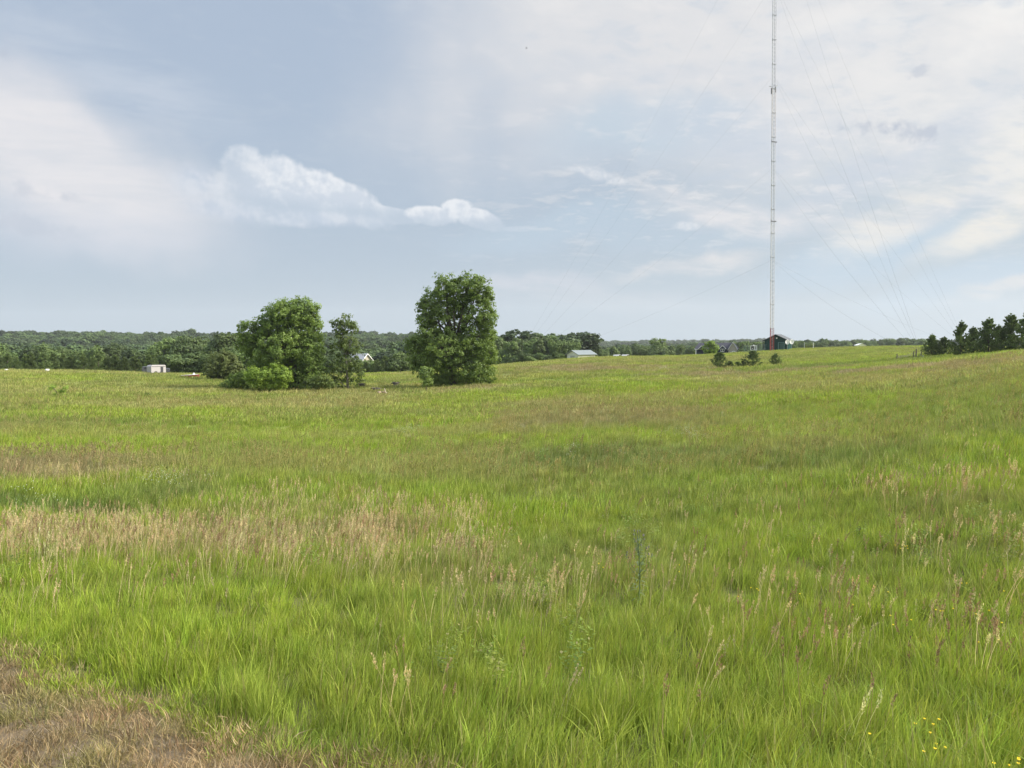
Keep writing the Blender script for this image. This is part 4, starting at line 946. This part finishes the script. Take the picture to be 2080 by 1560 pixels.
# cream house behind the slender tree
ch = bldg('cream_house', 745, 205, 735, facing(742)+R(48), 'cream house with light grey roof beside the slender tree', 'house'); bz = ch.location.z
ze, zr = at(742, 733, 205).z-bz, at(742, 719, 205).z-bz
MB().prism([(-2.2, -2), (2.2, -2), (2.2, ze), (0, zr), (-2.2, ze)], 0, 6.5).obj('walls', cream, ch)
gable_roof(MB(), 4.5, 0, 6.5, ze+.02, zr+.03, .35).obj('roof', plain('light_grey_shingles', (.30, .31, .33), .7, .1, 4), ch)
for s_ in (-1, 1):
    sl = (zr-ze)/2.2; poly = [(0, zr-.08), (s_*2.6, ze-.4*sl-.08), (s_*2.6, ze-.4*sl+.16), (0, zr+.16)]
    MB().prism(poly[::-1] if s_ > 0 else poly, -.47, -.37).obj('trim', white_paint, ch)
MB().box(-.4, .4, -.05, -.003, ze-1.2, ze-.3).obj('window', glass, ch)

# white box on a post behind the tallest young pine
wb = bldg('equipment_cabinet', 1531, 186, 714, facing(1531), 'small white box with two dark openings above the tallest young pine', 'cabinet'); bz = wb.location.z
z0, z1 = at(1531, 711.5, 186).z-bz, at(1531, 702, 186).z-bz; w2 = 6.3*186/F
body_ = MB()
body_.box(-w2, w2, 0, .9, z0, z0+.13).box(-w2, w2, 0, .9, z1-.13, z1).box(-w2, -w2+.12, 0, .9, z0+.131, z1-.131).box(w2-.12, w2, 0, .9, z0+.131, z1-.131).box(.05, .18, 0, .9, z0+.131, z1-.131).box(-w2+.121, w2-.121, .8, .88, z0+.131, z1-.131)
body_.obj('cabinet_body', white_paint, wb)
MB().box(-w2+.13, .04, .5, .56, z0+.14, z1-.14).obj('dark_screen', dark_metal, wb); MB().box(.19, w2-.13, .3, .36, z0+.14, z1-.14).obj('grey_panel', steel, wb)
MB().box(-.42, -.22, .4, .49, z0+.35, z0+.6).obj('meter', white_paint, wb); MB().tube([(0, .4, z1), (0, .4, z1+.18)], .12, 10).obj('vent', white_paint, wb)
for s_ in (-1, 1): MB().box(s_*(w2-.2)-.05, s_*(w2-.2)+.05, .3, .4, -.4, z0).obj('leg', steel, wb)

# white trailer, dark vehicle, red boat at the left
TYY = 128.; tr = bldg('camper_trailer', 318, TYY, 755, facing(318)+R(24), 'small white trailer with a dark door at the left edge of the stand of trees', 'trailer'); bz = tr.location.z
k = TYY/F; z1 = at(318, 741.5, TYY).z-bz; z0 = .3
MB().prism([(-1.25, z0), (1.25, z0), (1.25, z1-.12), (1.1, z1), (-1.0, z1+.03), (-1.25, z1-.2)], -.8, .9).obj('body', plain('trailer_white', (.38, .36, .36), .5, .08, 2), tr, bevel=.04)
MB().box(.35, .78, -.84, -.803, z0+.25, z1-.3).obj('door', dark_metal, tr)
MB().box(-1.2, 1.2, -.815, -.803, z1-.26, z1-.2).obj('trim_line', dark_metal, tr)
for x in (-.5, .5): MB().tube([(x, -.86, .3), (x, -.66, .3)], .3, 16).obj('wheel', dark_metal, tr)
MB().box(-2.3, -1.26, -.05, .05, .34, .42).obj('tow_bar', dark_metal, tr)
dv = bldg('parked_van', 317, TYY+8, 755, facing(317), 'dark low vehicle mostly hidden behind the white trailer', 'van'); bz = dv.location.z; z1 = at(317, 744, TYY+8).z-bz
darkpaint = plain('dark_grey_paint', (.06, .065, .075), .4, .1, 2)
MB().prism([(-2.3, .35), (2.3, .35), (2.3, z1-.45), (1.6, z1-.35), (1.2, z1), (-2.1, z1), (-2.3, z1-.2)], -.8, .9).obj('body', darkpaint, dv, bevel=.05)
MB().prism([(-1.9, z1-.45), (1.0, z1-.45), (.8, z1-.1), (-1.8, z1-.1)], -.83, -.803).obj('window', glass, dv)
for x in (-1.5, 1.5): MB().tube([(x, -.86, .34), (x, -.6, .34)], .34, 16).obj('wheel', dark_metal, dv)
bt = bldg('small_boat', 386, 116, 760, facing(386)+R(8), 'small red boat with a white deck lying in the grass before the trees', 'boat'); bz = bt.location.z
zt = .44; n = 15; V_, F_ = [], []
for i in range(n):
    s_ = i/(n-1); x = -1.35+2.7*s_; hw = .55*math.sin(math.pi*min(1, (s_*.62+.12)))**.7*(1 if s_ < .8 else max(.02, 1-((s_-.8)/.2)**2)); zk = zt-.38+.22*max(0, s_-.6)**1.2
    V_ += [(x, -hw, zt+.12*s_**2), (x, -hw*.7, zk), (x, 0, zk-.1), (x, hw*.7, zk), (x, hw, zt+.12*s_**2)]
for i in range(n-1):
    for j in range(4): F_.append((i*5+j, i*5+j+1, (i+1)*5+j+1, (i+1)*5+j))
F_.append((0, 1, 2, 3, 4))
MB().add(V_, F_).obj('hull', plain('boat_red', (.19, .05, .04), .5), bt)
dk = MB(); dk.add([(p[0], p[1]*.93, p[2]+.03) for p in (V_[i*5] for i in range(n))]+[(p[0], p[1]*.93, p[2]+.03) for p in (V_[i*5+4] for i in range(n))], [(i, i+1, n+i+1, n+i) for i in range(n-1)])
dk.obj('deck', white_paint, bt); MB().prism([(.35, zt+.08), (.75, zt+.1), (.6, zt+.36), (.5, zt+.36)], -.25, .25).obj('windscreen', white_paint, bt)

# small white things on the crests
def crate_box(px, Y, py, w, h, label, cat='box', name='storage_box'):
    b = stand(px, Y, py+3); r_ = empty(name, b, facing(px)+R(15), label=label, cat=cat); zt = .22+h*.05; k = Y/F
    MB().box(-w*k/2, w*k/2, -.3, .3, -.1, zt-.08).obj('body', white_paint, r_, bevel=.02); MB().prism([(-w*k/2-.04, zt-.08), (w*k/2+.04, zt-.08), (w*k/2-.05, zt+.05), (-w*k/2+.05, zt+.05)], -.34, .34).obj('lid', white_paint, r_, bevel=.02)
crate_box(13, 121, 750, 5, 3, 'tiny white box on the crest at the very left edge')
crate_box(96, 121, 748, 6, 4, 'tiny white box with a sloping top on the left crest')
def car(px, Y, py, label, mat):
    b = stand(px, Y, py+3); r_ = empty('parked_car', b, facing(px)+R(72), label=label, cat='car'); zt = at(px, py, Y).z-b.z; s_ = 1.0
    MB().prism([(-2, zt-1.1), (2, zt-1.1), (2, zt-.62), (1.1, zt-.5), (.6, zt), (-1.2, zt), (-1.8, zt-.5), (-2, zt-.6)], -.8, .8).obj('body', mat, r_, bevel=.05)
    MB().prism([(-1.5, zt-.5), (.85, zt-.5), (.5, zt-.1), (-1.1, zt-.1)], -.83, -.803).obj('window', glass, r_)
    for x in (-1.3, 1.3): MB().tube([(x, -.85, zt-1.15), (x, -.6, zt-1.15)], .32, 14).obj('wheel', dark_metal, r_)
carw = plain('dusty_white_car_paint', (.42, .42, .43), .6, .06, 2)
car(1254, 222, 720.4, 'white car roof just showing over the crest, nearer the barn', carw); car(1271, 222, 720.2, 'white car roof just showing over the crest, farther from the barn', carw)
ws = bldg('white_shed', 1750, 300, 703, facing(1750)+R(20), 'low white roofed shed on the right horizon', 'shed'); bz = ws.location.z; ze, zr = at(1750, 701.5, 300).z-bz, at(1750, 698.5, 300).z-bz
MB().prism([(-1.6, -1), (1.6, -1), (1.6, ze), (0, zr), (-1.6, ze)], 0, 3).obj('walls', barnwall, ws); gable_roof(MB(), 3.3, 0, 3, ze+.02, zr+.02, .2).obj('roof', white_paint, ws)

# wooden post and wire fence in front of the dark pines
wood_g = plain('weathered_wood', (.10, .085, .07), .9, .3, 5, bump=.5)
A, B = stand(1822, 112, 728), stand(1872, 118, 724)
wf = empty('wooden_fence', A, math.atan2(B.y-A.y, B.x-A.x), label='short dark post and rail fence left of the dark pine row', cat='fence'); L_ = (B-A).xy.length; dz_ = B.z-A.z
for s_, hh, wid in ((0, 1.05, .08), (.66, 1.15, .08), (.77, 1.45, .10), (.99, .9, .07)):
    MB().tube([(L_*s_, 0, dz_*s_-.3), (L_*s_+.02, 0, dz_*s_+hh)], [wid, wid*.9], 8).obj('post', wood_g, wf)
for zz0, zz1 in ((.50, .65), (.68, .9)): MB().tube([(0, .08, zz0), (L_*.35, .08, dz_*.35+zz0-.03), (L_*.77, .08, dz_*.77+zz1)], .035, 6).obj('rail', wood_g, wf)
MB().tube([(L_*.9, .1, dz_*.9), (L_*1.0, .1, dz_+.6)], .04, 6).obj('brace', wood_g, wf)

# dead wood and rubble between the trees
driftw = plain('bleached_wood', (.42, .36, .30), .9, .2, 6, bump=.4); deadw = plain('dead_wood', (.07, .06, .055), .9, .3, 6, bump=.5)
def brush(px, py, w, h, label, mat, n=18, seed=1, name='brush_pile'):
    x, y = ground_at(px, py, .15); r = random.Random(seed); k = y/F; root = empty(name, (x, y, hz(x, y)+.12), label=label, cat='dead wood'); m1, m2 = MB(), MB()
    for i in range(n):
        a_ = r.uniform(-.5, .5); l_ = w*k*r.uniform(.3, .6); cx_, cy_, cz_ = r.uniform(-.3, .3)*w*k, r.uniform(-.4, .4), r.uniform(.05, h*k*.9)
        d = Vector((math.cos(a_)*l_, r.uniform(-.4, .4), r.uniform(-.25, .3)*h*k*2)); c0 = Vector((cx_, cy_, cz_+.1)); rr = r.uniform(.03, .09)
        (m1 if i % 3 else m2).tube([c0-d*.5, c0+Vector((0, 0, .05)), c0+d*.5], [rr, rr*.9, rr*.4], 6)
    m1.obj('branches', mat, root, True); m2.obj('logs', wood_g, root, True); return root
brush(735, 787, 20, 6, 'dark brush pile at the foot of the slender tree', deadw, seed=2); brush(803, 785, 20, 7, 'dark brush pile midway to the tallest tree', deadw, seed=3)
brush(764, 794, 22, 4, 'low scatter of dark branches between the two larger piles', deadw, 12, seed=4)
x, y = ground_at(777, 801, .15); st = empty('tree_stump', (x, y, hz(x, y)), label='pale broken stump with a leaning splinter in the grass', cat='stump'); k = y/F
MB().tube([(-.35, 0, -.1), (-.35, 0, .42)], [.26, .2], 9).tube([(-.2, .1, .3), (.35, 0, .35)], [.12, .07], 7).obj('stump', plain('reddish_wood', (.33, .24, .17), .9, .2, 6), st, True)
MB().tube([(.45, 0, 0), (.22, 0, .75)], [.07, .03], 6).tube([(.1, .1, .0), (.5, .1, .3)], [.06, .04], 6).obj('splinter', driftw, st, True)

# tall thistle-like weed in the near meadow
weedm = leafmat('weed_leaves', (.16, .23, .12), (.24, .32, .17), .35, 8, spec=.1)
def weed(px, Y, H, label, seed=4, spread=.22):
    b = stand(px, Y, 1200); r = random.Random(seed); root = empty('tall_weed', b, label=label, cat='weed'); sm, lm, fm = MB(), MB(), MB()
    sm.tube([(0, 0, -.05), (.02, 0, H*.5), (-.01, .02, H)], [.009, .007, .004], 6)
    br = []
    for i in range(16):
        z0 = H*r.uniform(.35, .92); a_ = r.uniform(0, 6.28); l_ = H*.26*(1.15-z0/H)*1.6; e_ = Vector((math.cos(a_)*l_*.55, math.sin(a_)*l_*.55, l_))
        p0 = Vector((0, 0, z0)); sm.tube([p0, p0+e_*.5+Vector((math.cos(a_), math.sin(a_), 0))*l_*.12, p0+e_], [.004, .003, .002], 4); br.append((p0, e_))
        fm.tube([p0+e_, p0+e_+Vector((0, 0, .025))], [.009, .006], 6)
        for j in range(7):
            s_ = r.random(); q0 = p0+e_*s_; an = r.uniform(0, 6.28); L2 = r.uniform(.03, .06); d = Vector((math.cos(an), math.sin(an), .5))*L2; s2 = Vector((-math.sin(an), math.cos(an), 0))*.005
            lm.add([q0, q0+d*.5+s2, q0+d, q0+d*.5-s2], [(0, 1, 2, 3)])
    for i in range(60):
        z0 = H*r.uniform(.05, .9); an = r.uniform(0, 6.28); L2 = .15*(1.1-z0/H)+.03; d = Vector((math.cos(an), math.sin(an), .25-.4*(1-z0/H)))*L2; s2 = Vector((-math.sin(an), math.cos(an), 0))*.010; q0 = Vector((0, 0, z0))
        lm.add([q0, q0+d*.5+s2+Vector((0, 0, .015)), q0+d, q0+d*.5-s2+Vector((0, 0, .015))], [(0, 1, 2, 3)])
    fm.tube([(-.01, .02, H), (-.01, .02, H+.03)], [.01, .006], 6)
    sm.obj('stem', weedm, root); lm.obj('leaves', weedm, root); fm.obj('buds', plain('weed_buds', (.16, .15, .13), .8), root); return root
x, y = ground_at(1297, 1235, 0); weed(1297, y, 1.08*y/10.5, 'tall spindly branching weed standing alone in the near meadow', 4)

# yellow flowers
yel = plain('yellow_petals', (.80, .62, .03), .8, .08, 40, spec=.1); stemm = leafmat('flower_stem', (.12, .19, .04), (.16, .24, .06), .3, 5, rough=.8, spec=.05)
def flower_kit():
    r = random.Random(8); pm, sm, cm = MB(), MB(), MB(); H = .40; sm.tube([(0, 0, -.02), (.02, 0, .3), (0, 0, H)], [.003, .0025, .002], 5)
    for j in range(6):
        an = r.uniform(0, 6.28); z0 = r.uniform(.05, .28); d = Vector((math.cos(an), math.sin(an), 1.2))*.022; s2 = Vector((-math.sin(an), math.cos(an), 0))*.006; q0 = Vector((.01, 0, z0)); sm.add([q0, q0+d*.5+s2, q0+d, q0+d*.5-s2], [(0, 1, 2, 3)])
    for j in range(12):
        an = 2*math.pi*j/12; c_, s_ = math.cos(an), math.sin(an); w_ = .0035
        pm.add([(c_*.005, s_*.005, H), (c_*.010-s_*w_, s_*.010+c_*w_, H+.008), (c_*.015, s_*.015, H+.006), (c_*.010+s_*w_, s_*.010-c_*w_, H+.008)], [(0, 1, 2, 3)])
    cm.tube([(0, 0, H-.008), (0, 0, H+.006)], [.005, .007], 8)
    return pm.mesh('petals', yel), sm.mesh('stem', stemm), cm.mesh('flower_centre', plain('flower_centre', (.7, .50, .03), .8))
fk = flower_kit()
def flower(px, py, label, group, s_=1.0):
    # the head is what the photograph shows; the stem goes down to the ground below it
    x, y = ground_at(px, py, .40*s_); root = empty('yellow_flower', (x, y, hz(x, y)), RR.uniform(0, 6), label=label, cat='flower', group=group)
    for me_, nm in zip(fk, ('petals', 'stem', 'flower_centre')): o = bpy.data.objects.new(nm, me_); link(o, root)
    root.scale = (s_, s_, s_); root.rotation_euler[0] = RR.uniform(-.12, .12)
for n_i, (px, py) in enumerate(sorted(((1858, 1471), (1875, 1463), (1907, 1463), (1901, 1474), (1899, 1490), (1902, 1512), (1917, 1517), (1768, 1491), (1874, 1528), (1900, 1524)))):
    flower(px, py, ORD[n_i]+' from the left of the yellow flowers clustered at the lower right', 'yellow flowers in the lower right cluster', .7)
for n_i, (px, py) in enumerate(sorted(((2070, 1538), (2060, 1546), (2026, 1553), (2074, 1556), (2058, 1558)))):
    flower(px, py, ORD[n_i]+' from the left of the yellow flowers in the bottom right corner', 'yellow flowers in the bottom right corner', .7)
for n_i, (px, py) in enumerate(sorted(((1529, 1197), (1537, 1195), (1541, 1200), (1500, 1210), (1625, 1208), (1702, 1205), (1733, 1231), (1803, 1251), (1803, 1206), (1855, 1263), (1895, 1240), (1909, 1243), (1916, 1245), (1937, 1240), (1962, 1243), (1990, 1250), (1987, 1255), (2014, 1243), (2040, 1202),
               (1960, 1188), (1968, 1190), (2035, 1267), (1981, 1306), (2030, 1300), (1820, 1274), (1815, 1110), (1838, 1113), (1845, 1115), (1829, 1116), (1842, 1111), (1375, 1150), (1400, 1148), (1408, 1155), (1215, 1148), (1225, 1152), (1380, 1162), (1165, 1007), (1075, 1020), (1325, 1012)))):
    flower(px, py, ORD[n_i]+' from the left of the small yellow flowers scattered across the meadow', 'scattered yellow flowers', .75)

# a bird high over the field
bp = at(1069, 98, 150); brd = empty('bird', bp, label='tiny dark bird high in the sky', cat='bird')
MB().tube([(-.16, 0, 0), (0, 0, .01), (.16, 0, .01), (.24, 0, .02)], [.02, .06, .04, .015], 8).add([(0, .03, .03), (.1, .03, .03), (.02, .42, .14), (-.03, .38, .14)], [(0, 1, 2, 3)]).add([(0, -.03, .03), (.1, -.03, .03), (.02, -.42, .14), (-.03, -.38, .14)], [(3, 2, 1, 0)]).obj('body', deadw, brd, True)

# ------------------------------------------------------------------ haze in the air
hm, t = newmat('haze'); pv = t.nodes.new('ShaderNodeVolumePrincipled'); pv.inputs['Color'].default_value = (.90, .95, 1.0, 1); pv.inputs['Density'].default_value = .00011; pv.inputs['Anisotropy'].default_value = .2
o_ = t.nodes.new('ShaderNodeOutputMaterial'); t.links.new(pv.outputs[0], o_.inputs['Volume'])
zmin = float(V[:, 2].min())-1
hzo = MB().box(-3500, 3500, -400, 3500, zmin, 170).obj('haze', hm); tag(hzo, 'thin blue evening haze over the far woods', 'haze', kind='stuff')
